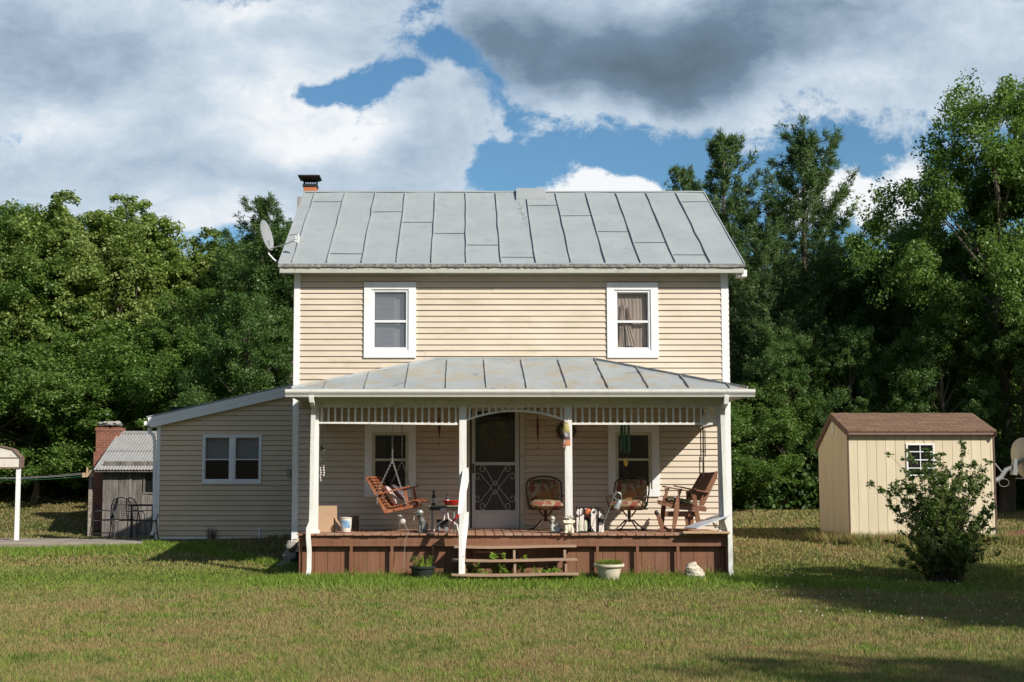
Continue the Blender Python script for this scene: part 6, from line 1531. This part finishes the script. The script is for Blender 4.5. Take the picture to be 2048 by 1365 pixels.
mb = MB(); r = .46; prof = [(0.001, -.16 * r)] + [(r * k / 8, -.16 * r + .18 * r * (k / 8) ** 2) for k in range(1, 9)]; mb.lathe(prof + [(p[0], p[1] - .015) for p in prof[::-1]], c, 36, q, cap=False); mb.build('reflector', basic('cream_grey_dish', (.42, .41, .36), .45, .08, 5, 0), dm)
mb = MB(); mb.tube([at(1991, 962, YD2), at(2002, 955, YD2), at(2012, 940, YD2), at(2030, 932, YD2), c - n * .1], [.05, .05, .05, .04, .04], 10); mb.tube([at(1989, 926, YD2), at(2005, 946, YD2)], .014, 6); mb.tube([at(2031, 957, YD2), at(2075, 958, YD2 - .3)], .014, 6)
mb.box(at(2029, 935, YD2), (.10, .16, .34), (0, R(8), 0)); mb.build('arm', M['grey_metal'], dm, bevel=.006)
mb = MB(); mb.tube([at(2008 + 10 * math.cos(k * .5236), 966 + 8 * math.sin(k * .5236), YD2) for k in range(12)], .006, 5, closed=True); mb.build('cable_loop', M['grey_metal'], dm)

# ================================================================== shrub in front of the shed
def shrub():
    rng = np.random.default_rng(41); rr = random.Random(41); YS = 25.2; x0 = XX(1890, 1150, YS); c = Vector((x0, YS, gzf(x0, YS)))
    root = thing('shrub', 'many-stemmed leafy shrub with sprawling long shoots in front of the storage shed', 'shrub', tuple(c)); mb = MB(); L_ = []; D_ = []
    tips = [(1733, 962, .2), (1775, 905, 0), (1845, 872, .1), (1925, 880, 0), (1950, 925, .1), (1815, 900, -.2), (1880, 905, .3), (1760, 975, .3), (1978, 960, .2), (1990, 1010, 0), (1780, 1010, .2), (1800, 1090, -.3), (1985, 1060, .3), (1960, 985, -.3), (1905, 930, -.3), (1850, 925, -.4), (1995, 1075, .1), (1790, 1060, -.2), (1830, 1120, -.4), (1960, 1110, -.3)]
    for i in range(120):
        if i < len(tips): px, py, dy = tips[i]; T = at(px, py, YS + dy)
        else:
            px = rr.gauss(1888, 56); py = rr.uniform(910, 1125); px = min(1992, max(1778, px)); T = at(px, py, YS + rr.uniform(-.65, .65))
        b = Vector((x0 + rr.uniform(-.28, .28), YS + rr.uniform(-.2, .2), c.z)); m = b.lerp(T, .5) + Vector(((b.x - T.x) * .18, 0, (T.z - b.z) * .12))
        n = 9; pts = []
        for k in range(n + 1):
            t = k / n; pts.append(b * (1 - t) ** 2 + m * 2 * t * (1 - t) + T * t * t + Vector((rr.uniform(-.012, .012), 0, 0)))
        mb.tube(pts, [.009 * (1 - .75 * k / n) for k in range(n + 1)], 5)
        nt = 20 if i < 14 else 15
        for k in range(nt):
            t = rr.uniform(.14, 1); j = min(n - 1, int(t * n)); p = pts[j].lerp(pts[j + 1], t * n - j); ln = rr.uniform(.10, .32) * (1.1 - .6 * t) * (1 if i > 13 else .7)
            d = Vector((rr.gauss(0, 1), rr.gauss(0, 1), rr.uniform(.1, 1.2))).normalized(); e = p + d * ln; mb.tube([p, e], [.0035, .0015], 3)
            m_ = int(rr.uniform(12, 22) * (.5 + .7 * min(1, t * 1.2)))
            for q in range(m_): f = rr.random(); L_.append(tuple(p.lerp(e, f) + Vector((rr.gauss(0, .022), rr.gauss(0, .022), rr.gauss(0, .02))))); D_.append(tuple(d + Vector((0, 0, rr.uniform(-.6, .4)))))
    mb.build('stem', M['twig'], root); P_ = np.array(L_) - np.array(c); n = len(P_); l = rng.uniform(.04, .08, n); v, q = rhombs(P_, sph(n, rng) + np.array([0, -.2, .6]), np.array(D_) + sph(n, rng) * .6, l, l * .5, rng)
    np_mesh('foliage', v, q, M['shrub_leaf'], root)
shrub()

# ================================================================== left: outbuilding, chimney, clothesline, carport, walk
OY = 42.0; OYR = 44.8
ob = thing('old_outbuilding', 'weathered grey board outbuilding with corrugated tin roof beside the wing', 'outbuilding', (-9.6, OY, .1))
ox = XX(205, 1000, OY); oxr = -8.0; oz0 = gzf(-9.8, OY) - .15; oze = ZZ(940, OY - .25); ozr = ZZ(864, OYR)
mb = MB(); x = ox; rr = random.Random(12); owin = px_rect(290, 330, 946, 985, OY)
while x < oxr:
    w_ = rr.uniform(.12, .24); seg = [(oz0, oze + .25)]
    if x + w_ > owin[0] and x < owin[1]: seg = [(oz0, owin[2]), (owin[3], oze + .25)]
    for a_, b_ in seg: mb.boxr(x, x + w_ - rr.uniform(.004, .014), OY + rr.uniform(0, .012), OY + .03, a_, b_)
    x += w_
mb.boxr(ox, owin[0], OY + .032, OY + .05, oz0, oze + .2)
for k in range(28): y = OY + .05 + k * .19; mb.boxr(ox, ox + .02, y, y + .18, oz0, oze + (ozr - oze) * max(0, 1 - abs(y - OYR) / 2.8) - .05)
ow_ = mb.build('wall', M['greywood'], ob, smooth=False)
mb = MB(); mb.boxr(ox + .05, oxr, OY + .5, OY + .52, oz0, oze); mb.build('dark_backing', M['dark'], ob)  # black sheet standing in for the unlit inside
mb = MB(); frame_ring(mb, (owin[0] - .05, owin[1] + .05, owin[2] - .05, owin[3] + .04), .05, OY - .02, OY + .03); mb.boxr(XX(259, 960, OY), XX(264, 960, OY), OY - .015, OY, oz0, oze + .1); mb.build('window', M['greywood'], ob)
mb = MB(); mb.boxr(owin[0], owin[1], OY + .03, OY + .034, owin[2], owin[3]); mb.build('pane', M['glass'], ob.children[-1] if False else ow_, smooth=False)
def corr(mb, x0, x1, y0, z0, y1, z1, per=.09, amp=.013, n=4):
    N_ = int((x1 - x0) / per * n); vs = []; d = Vector((0, y1 - y0, z1 - z0)).normalized(); up = Vector((0, -d.z, d.y))
    if up.z < 0: up = -up
    for (y, z) in ((y0, z0), ((y0 + y1) / 2, (z0 + z1) / 2), (y1, z1)):
        for i in range(N_ + 1): vs.append(Vector((x0 + (x1 - x0) * i / N_, y, z)) + up * (amp * math.sin(6.2832 * i / n)))
    k = N_ + 1; fs = [(r_ * k + i, r_ * k + i + 1, (r_ + 1) * k + i + 1, (r_ + 1) * k + i) for r_ in range(2) for i in range(N_)]; mb.add(vs, fs)
M['tin'] = basic('galvanised_corrugated_tin', (.42, .41, .40), .45, .12, 3, .1, 20, metal=.35, stretch=(3, 1, 1), dirt=(.30, .24, .18), damt=.4, dscale=3)
yo = OY - .28; xl_ = XX(186, 938, yo); ym2 = (yo + OYR) / 2 - .1; zmid = oze + (ozr - oze) * (ym2 - yo) / (OYR - yo)
mb = MB(); corr(mb, xl_, oxr, yo, oze, ym2 + .12, zmid + .05); corr(mb, xl_, oxr, ym2 - .02, zmid + .012, OYR, ozr); corr(mb, xl_, oxr, 2 * OYR - yo, oze, OYR, ozr)
rf = mb.build('roof', M['tin'], ob)
mb = MB(); mb.bar((xl_, OYR - .10, ozr - .02), (oxr, OYR - .10, ozr - .02), .24, .012, (0, -.35, 1)); mb.build('ridge_cap', M['tin'], rf)
mb = MB(); mb.bar((xl_ + .02, yo + .04, oze - .03), (xl_ + .02, OYR, ozr - .05), .03, .05); mb.bar((xl_ + .04, yo + .06, oze - .04), (oxr, yo + .06, oze - .04), .04, .05); mb.build('eave_board', M['greywood'], rf)
def m_brick():
    t = MT('old_red_brick'); br = t.n('ShaderNodeTexBrick'); sp = t.n('ShaderNodeSeparateXYZ'); t.l(t.geo.outputs['Position'], sp.inputs[0]); cb = t.n('ShaderNodeCombineXYZ'); t.l(t.m('ADD', sp.outputs[0], sp.outputs[1]), cb.inputs[0]); t.l(sp.outputs[2], cb.inputs[1]); t.l(cb.outputs[0], br.inputs['Vector'])
    br.inputs['Scale'].default_value = 1; br.inputs['Brick Width'].default_value = .215; br.inputs['Row Height'].default_value = .075; br.inputs['Mortar Size'].default_value = .009
    br.inputs['Color1'].default_value = (.30, .085, .045, 1); br.inputs['Color2'].default_value = (.20, .055, .035, 1); br.inputs['Mortar'].default_value = (.24, .19, .15, 1)
    c = t.mix(t.rng(t.noise(9, 6, .7), .4, .65, 0, .5), br.outputs['Color'], (.13, .055, .035)); t.col(c); t.rough(.9)
    t.bump(br.outputs['Fac'], -.6, .01); return t.mat
M['brick'] = m_brick()
mb = MB(); cy0 = OYR - .45; bx0, bx1 = XX(191, 880, cy0), XX(238, 880, cy0)
mb.boxr(bx0 - .05, XX(205, 1000, cy0) + .3, cy0, cy0 + .8, oz0 - .1, ZZ(905, cy0)); mb.boxr(bx0, bx1, cy0 + .05, cy0 + .75, ZZ(905, cy0), ZZ(856, cy0)); mb.boxr(bx0 - .02, bx1 + .02, cy0 + .03, cy0 + .77, ZZ(862, cy0), ZZ(855, cy0))
bc = mb.build('chimney', M['brick'], ob)
mb = MB()
for i in range(9): rock(mb, ((bx0 + bx1) / 2 + (-.26 + .065 * i) * 1.0, cy0 + .25 + .12 * (i % 2), ZZ(849, cy0) + .01 * (i % 3)), (.11, .30, .085), rr)
mb.build('chimney_cap', M['mortar'], bc)
# clothesline post and lines
PYL = 42.3; cpx = XX(180, 1000, PYL); cl = thing('clothesline_post', 'weathered wooden clothesline post with short crossarm left of the outbuilding', 'clothesline post', (cpx, PYL, gzf(cpx, PYL)))
mb = MB(); mb.boxr(cpx - .05, cpx + .05, PYL, PYL + .09, gzf(cpx, PYL) - .1, ZZ(940, PYL)); mb.build('post', M['walkwood'], cl)
mb = MB(); mb.boxr(XX(165, 950, PYL), XX(189, 950, PYL), PYL - .04, PYL, ZZ(955, PYL), ZZ(946, PYL)); mb.boxr(XX(173.5, 950, PYL), XX(177, 950, PYL), PYL - .06, PYL - .03, ZZ(955, PYL), ZZ(935, PYL)); mb.build('crossarm', M['lumber'], cl)
for i, (ya, yb, lb) in enumerate(((946.5, 955.5, 'top wire of the clothesline running off the left edge'), (949, 957, 'middle wire of the clothesline'), (953.5, 960, 'lowest greenish wire of the clothesline'))):
    p = at(166, ya, PYL - .02); q = at(-30, yb, PYL - 1.0); mb = MB(); mb.tube([p.lerp(q, k / 8) + Vector((0, 0, -.05 * math.sin(math.pi * k / 8))) for k in range(9)], .006, 5); tag(mb.build('clothesline_wire', M['grey_metal'] if i < 2 else M['green'], None, loc=tuple(p)), lb, 'wire', 'clothesline wires')
# board walk
WZ = .42; mb = MB(); x = -13.6
while x < -6.98:
    for y in np.arange(31.55, 33.3, .145): mb.boxr(x, min(x + 2.4, -6.98) - .006, y, y + .138, WZ - .035, WZ + rr.uniform(-.004, .004))
    x += 2.4
tag(mb.build('boardwalk', M['walkwood'], None, loc=(-9, 32, WZ)), 'weathered grey plank walk along the left edge of the lawn', 'boardwalk')
mb = MB(); mb.boxr(-13.6, -7.0, 31.52, 31.548, .15, WZ - .03); mb.boxr(-13.6, -7.0, 33.34, 33.37, .1, WZ - .03)
wk = bpy.data.objects['boardwalk']; mb.build('side_beam', M['walkwood'], wk)
# carport
CYF = 32.4; kx = XX(41, 920, CYF); cpt = thing('carport', 'cream metal carport with brown-edged roof cut off by the left edge', 'carport', (kx, CYF, WZ))
M['carp'] = basic('cream_carport_metal', (.68, .64, .57), .5, .06, 4, .1, 20, dirt=(.30, .22, .15), damt=.5, dscale=6)
za, zb, zc = ZZ(936, CYF), ZZ(916, CYF), ZZ(893, CYF + 1.4)
mb = MB(); X0 = kx - 5
P4 = [(X0, CYF, za), (kx, CYF, za), (kx, CYF, zb), (at(25, 899, CYF).x, CYF, ZZ(899, CYF)), (at(0, 893, CYF).x, CYF, ZZ(893, CYF)), (X0, CYF, ZZ(880, CYF))]
mb.prism(P4, (0, .22, 0)); rf = mb.build('roof', M['carp'], cpt, smooth=False)
mb = MB(); mb.bar((X0, CYF - .006, zb), (kx, CYF - .006, zb), .012, .02); mb.bar((X0, CYF - .006, za), (kx, CYF - .006, za), .02, .035)
for p_, q_ in zip(P4[1:], P4[2:]): mb.bar(Vector(p_) + Vector((.006, .10, .004)), Vector(q_) + Vector((.006, .10, .004)), .26, .022, (1, 0, 1))
mb.build('edge_trim', M['mauve_trim'], rf)
mb = MB(); x = XX(34, 1000, CYF); mb.boxr(x - .045, x + .045, CYF + .01, CYF + .10, WZ - .01, za + .01); mb.build('post', M['trim'], cpt, bevel=.006)
# wrought-iron chairs on the walk
def iron_chair(X, Y, rz, label):
    root = thing('iron_chair', label, 'garden chair', (0, 0, 0), 0, 'black wrought-iron chairs on the board walk'); T = lambda *p: Vector(p)
    mb = MB(); mb.tube([T(-.25, .2, .44), T(-.24, .27, .75), T(-.16, .31, .90), T(0, .32, .95), T(.16, .31, .90), T(.24, .27, .75), T(.25, .2, .44)], .013, 6)
    mb.tube([T(-.22, .28, .78), T(.22, .28, .78)], .007, 5)
    for s in (-.1, 0, .1): mb.tube([T(s + .035 * math.cos(k), .3, .84 + .035 * math.sin(k)) for k in range(7)], .006, 4, closed=True)
    mb.build('backrest', M['black'], root)
    g = MB(); 
    for k in range(9): g.tube([T(-.22 + .055 * k, .22, .46), T(-.22 + .055 * k, .27, .78)], .0035, 4)
    for k in range(6): g.tube([T(-.24, .22 + .008 * k, .47 + .055 * k), T(.24, .22 + .008 * k, .47 + .055 * k)], .0035, 4)
    g.build('back_mesh', M['black'], root)
    mb = MB(); mb.tube([T(-.25, -.24, .43), T(.25, -.24, .43), T(.26, .2, .44), T(-.26, .2, .44)], .012, 6, closed=True); mb.boxr(-.24, .24, -.23, .2, .425, .432); mb.build('seat', M['black'], root)
    for s in (-1, 1):
        mb = MB(); mb.tube([T(s * .26, .24, .64), T(s * .28, 0, .66), T(s * .28, -.22, .64), T(s * .27, -.26, .55), T(s * .26, -.22, .43)], .011, 6); mb.build('armrest', M['black'], root)
        for yb, ye in ((-.23, -.28), (.2, .28)): mb = MB(); mb.tube([T(s * .25, yb, .43), T(s * .25, (yb + ye) / 2, .2), T(s * .27, ye, 0)], .012, 6); mb.build('leg', M['black'], root)
        mb = MB(); mb.tube([T(s * .255, -.25, .14), T(s * .255, .24, .14)], .008, 5); mb.build('side_stretcher', M['black'], root)
    root.location = (X, Y, WZ + .004); root.rotation_euler = (0, 0, rz)
iron_chair(XX(208, 1050, 32.9), 32.8, R(-72), 'wrought-iron chair facing left at the chimney corner of the outbuilding')
iron_chair(XX(248, 1050, 33.0), 32.95, R(25), 'wrought-iron chair with its arched back against the grey boards')
iron_chair(XX(285, 1050, 32.7), 32.6, R(70), 'wrought-iron chair nearest the wing downspout, facing right')
mb = MB(); q = at(284, 1011, 33.9); mb.boxr(XX(261, 1011, 33.9), XX(310, 1011, 33.9), 33.8, 34.2, q.z - .02, q.z + .02); mb.boxr(XX(263, 1011, 33.9), XX(266, 1011, 33.9), 33.82, 33.86, WZ, q.z - .02); mb.boxr(XX(305, 1011, 33.9), XX(308, 1011, 33.9), 33.82, 33.86, gzf(-7.5, 34), q.z - .02)
tag(mb.build('dark_shelf', M['black'], None, loc=tuple(q)), 'flat black shelf standing against the outbuilding near the wing corner', 'shelf')
# vine-like weed on the wing wall foot
rng = np.random.default_rng(55)
for px, n, h in ((424, 60, .32), (545, 70, .12), (570, 60, .16)):
    tag(tuft('wall_weed', (XX(px, 1080, 32.6), 32.62, gzf(-5, 32.6)), n, h, .12, .008, M['twig'] if px == 424 else M['tall'], rng, .7), kind='stuff')
# white clover heads in the lawn
n = 130; rngc = np.random.default_rng(8); X = rngc.uniform(4.5, 9, n); Y = rngc.uniform(18, 27, n); v = []; f = []
mb = MB()
for i in range(n): mb.ball((X[i], Y[i], gzf(X[i], Y[i]) + .06), .011, 5, 4)
tag(mb.build('clover_heads', M['crock'], None), kind='stuff')
